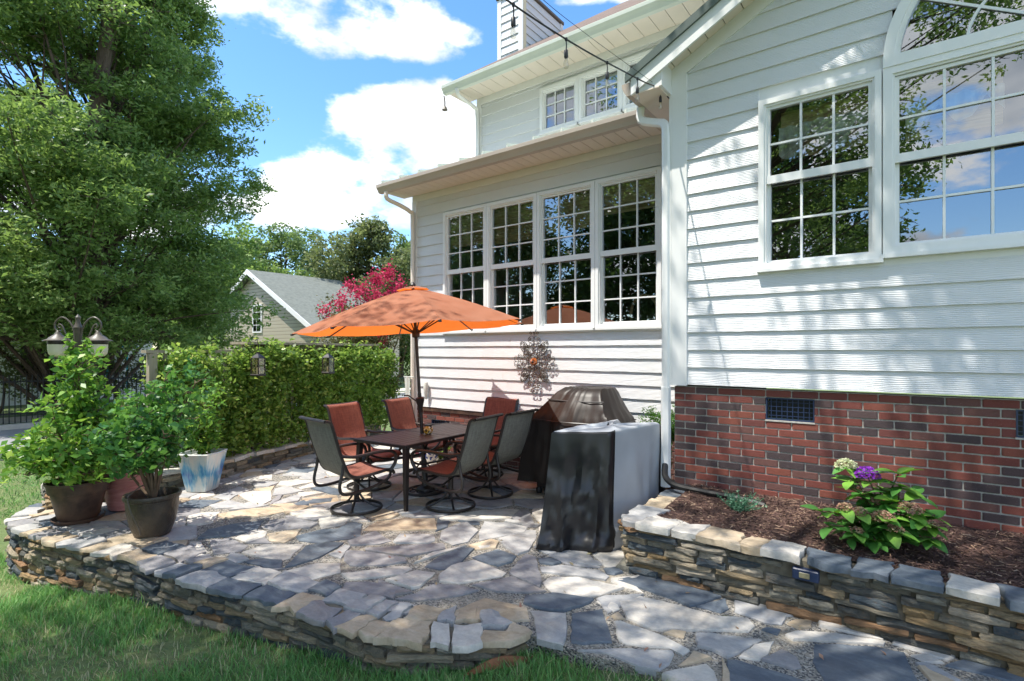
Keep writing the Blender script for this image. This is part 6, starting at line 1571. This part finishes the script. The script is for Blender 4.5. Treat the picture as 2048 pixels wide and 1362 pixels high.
# ------------------------------------------------------------------ across the street
def neighbour():
    t = empty('neighbour_house', (-30, 18, -.5), 0, 'beige clapboard neighbour house with grey shingle gable roof across the street', 'house')
    y0, y1 = 16.4, 22.0; xa, xr, xl = -31.9, -25.3, -38.5; za, ze = 6.4, 2.9
    w = MB(); w.add([(xl, y0, -.6), (xr, y0, -.6), (xr, y0, ze), (xa, y0, za-.1), (xl, y0, ze), (xl, y1, -.6), (xr, y1, -.6), (xr, y1, ze), (xa, y1, za-.1), (xl, y1, ze)], [(0, 1, 2, 3, 4), (9, 8, 7, 6, 5), (1, 6, 7, 2), (5, 0, 4, 9)]); w.build('wall', 'beige_siding', t)
    def roofs(xe, s):
        p = [(xa, y0-.45, za), (xe, y0-.45, ze-.25), (xe, y1+.4, ze-.25), (xa, y1+.4, za)]
        b = MB().add(p+[(x, y, z+.14) for x, y, z in p], [(0, 1, 2, 3), (7, 6, 5, 4), (0, 4, 5, 1), (1, 5, 6, 2), (2, 6, 7, 3)]); b.build('roof', 'grey_shingle', t)
        MB().add([(xa, y0-.48, za-.16), (xe, y0-.48, ze-.41), (xe, y0-.48, ze-.1), (xa, y0-.48, za+.15), (xa, y0-.452, za-.16), (xe, y0-.452, ze-.41), (xe, y0-.452, ze-.1), (xa, y0-.452, za+.15)], [(0, 1, 2, 3), (7, 6, 5, 4), (0, 4, 5, 1), (3, 2, 6, 7)]).build('rake_board', 'trim', t)
    roofs(xr+.5, 1); roofs(xl-.5, -1)
    wx = -31.5
    wn = bpy.data.objects.new('window', None); COL.objects.link(wn); wn.parent = t; wn.matrix_parent_inverse = Matrix.Translation((30, -18, .5))
    f = MB(); f.box(wx-.55, wx+.55, y0-.06, y0-.002, 2.75, 4.45); f.build('frame', 'trim', wn)
    for a, b in ((2.86, 3.56), (3.62, 4.34)):
        MB().box(wx-.43, wx+.43, y0-.075, y0-.061, a, b).build('pane', 'window_glass', wn); MB().box(wx-.42, wx+.42, y0-.0605, y0-.0602, a, b).build('pane_back', 'room', wn)
        m = MB(); m.box(wx-.015, wx+.015, y0-.09, y0-.076, a, b); m.box(wx-.43, wx+.43, y0-.0895, y0-.0765, (a+b)/2-.015, (a+b)/2+.015); m.build('muntin', 'trim', wn)
    MB().box(-46, -38.6, 17.5, 24, -.6, 3.2).build('wing', 'beige_siding', t); MB().add([(-46.5, 17, 3.2), (-38.4, 17, 3.2), (-38.4, 20.7, 5.4), (-46.5, 20.7, 5.4), (-46.5, 24.5, 3.2), (-38.4, 24.5, 3.2)], [(0, 1, 2, 3), (3, 2, 5, 4), (1, 5, 2), (0, 3, 4)]).build('wing_roof', 'grey_shingle', t)
    h2 = empty('street_house', (-33, 5, -.5), 0, 'pale grey house half hidden behind the oak trunk', 'house')
    MB().box(-38, -29, 2, 10, -.6, 3.4).build('wall', 'trim', h2); MB().add([(-38.5, 1.5, 3.4), (-28.5, 1.5, 3.4), (-28.5, 6, 6), (-38.5, 6, 6), (-38.5, 10.5, 3.4), (-28.5, 10.5, 3.4)], [(0, 1, 2, 3), (3, 2, 5, 4), (1, 5, 2), (0, 3, 4)]).build('roof', 'grey_shingle', h2)
    for y in (3.5, 5.8, 8.2):
        MB().box(-29.0, -28.94, y-.5, y+.5, .6, 2.1).build('window', 'room', h2); MB().box(-28.995, -28.9, y-.6, y+.6, .48, .599).build('sill', 'trim', h2)
neighbour()
def iron_fence():
    t = empty('iron_fence', (-21.5, 4.5, -.5), 0, 'black iron picket fence across the street under the oak', 'fence'); 
    for z in (-.2, .75): MB().box(-21.52, -21.48, -4, 8.6, z, z+.04).build('rail', 'iron_fence', t)
    y = -4
    me = MB().box(-.012, .012, -.012, .012, 0, 1.45).mesh('picket', 'iron_fence')
    while y < 8.6:
        o = link('picket', me, t); o.location = (-21.5, y, -.48); y += .13
    e = empty('street_shrub', (-24.5, 3, -.5), 0, 'mottled grey-green shrub row behind the iron fence', 'shrub')
    P = np.concatenate([blob_points(900, (-24.6+R.uniform(-.5, .5), y, R.uniform(.5, 1.9)), .9, .3) for y in np.linspace(-2, 9, 14)]); bush(e, 'foliage', P, .14, .06, 'olive_leaf')
    for y in np.linspace(-2, 9, 14): b = MB(); branch(b, (-24.6, y, -.6), (-24.6, y, 1.2), .05, .02); b.build('stem', 'bark', e)
    s = empty('play_slide', (-20.8, 6.8, -.5), 0, 'aqua plastic play canopy seen through the shrubs', 'slide')
    r = pray(243, 695); d = 22.; x, y, z = r.x*d, r.y*d, CAMH+r.z*d
    s.location = (x, y, -.5)
    MB().grid(lambda u, v: (x-.55+1.1*u, y-.4+.8*v, z+.15*math.sin(math.pi*u)), 8, 2).build('canopy', 'aqua_plastic', s)
    for a in (-.5, .5):
        for c in (-.35, .35): MB().box(x+a-.03, x+a+.03, y+c-.03, y+c+.03, -.5, z).build('leg', 'aqua_plastic' if a < 0 else 'trim', s)
iron_fence()

def litter():
    n = 150; X = NR.uniform(-7, 1.0, n); Y = NR.uniform(1.6, 5.8, n); P = []
    for x, y in zip(X, Y):
        if inpoly(x, y, PATIO) and not (x > -1.9 and y > 3.8): P.append((x, y, .019))
        elif y < 1.5+.13*(x+5.5) or x > -1.7 and y < 2.5: P.append((x, y, groundz(x)+.03))
    me = leaf_mesh('leaf_litter', np.array(P), .045, .018, 'faded_petal', 1.5); tag(link('leaf_litter', me), 'small dry leaves scattered over the flagstones', 'leaves', kind='stuff')
litter()
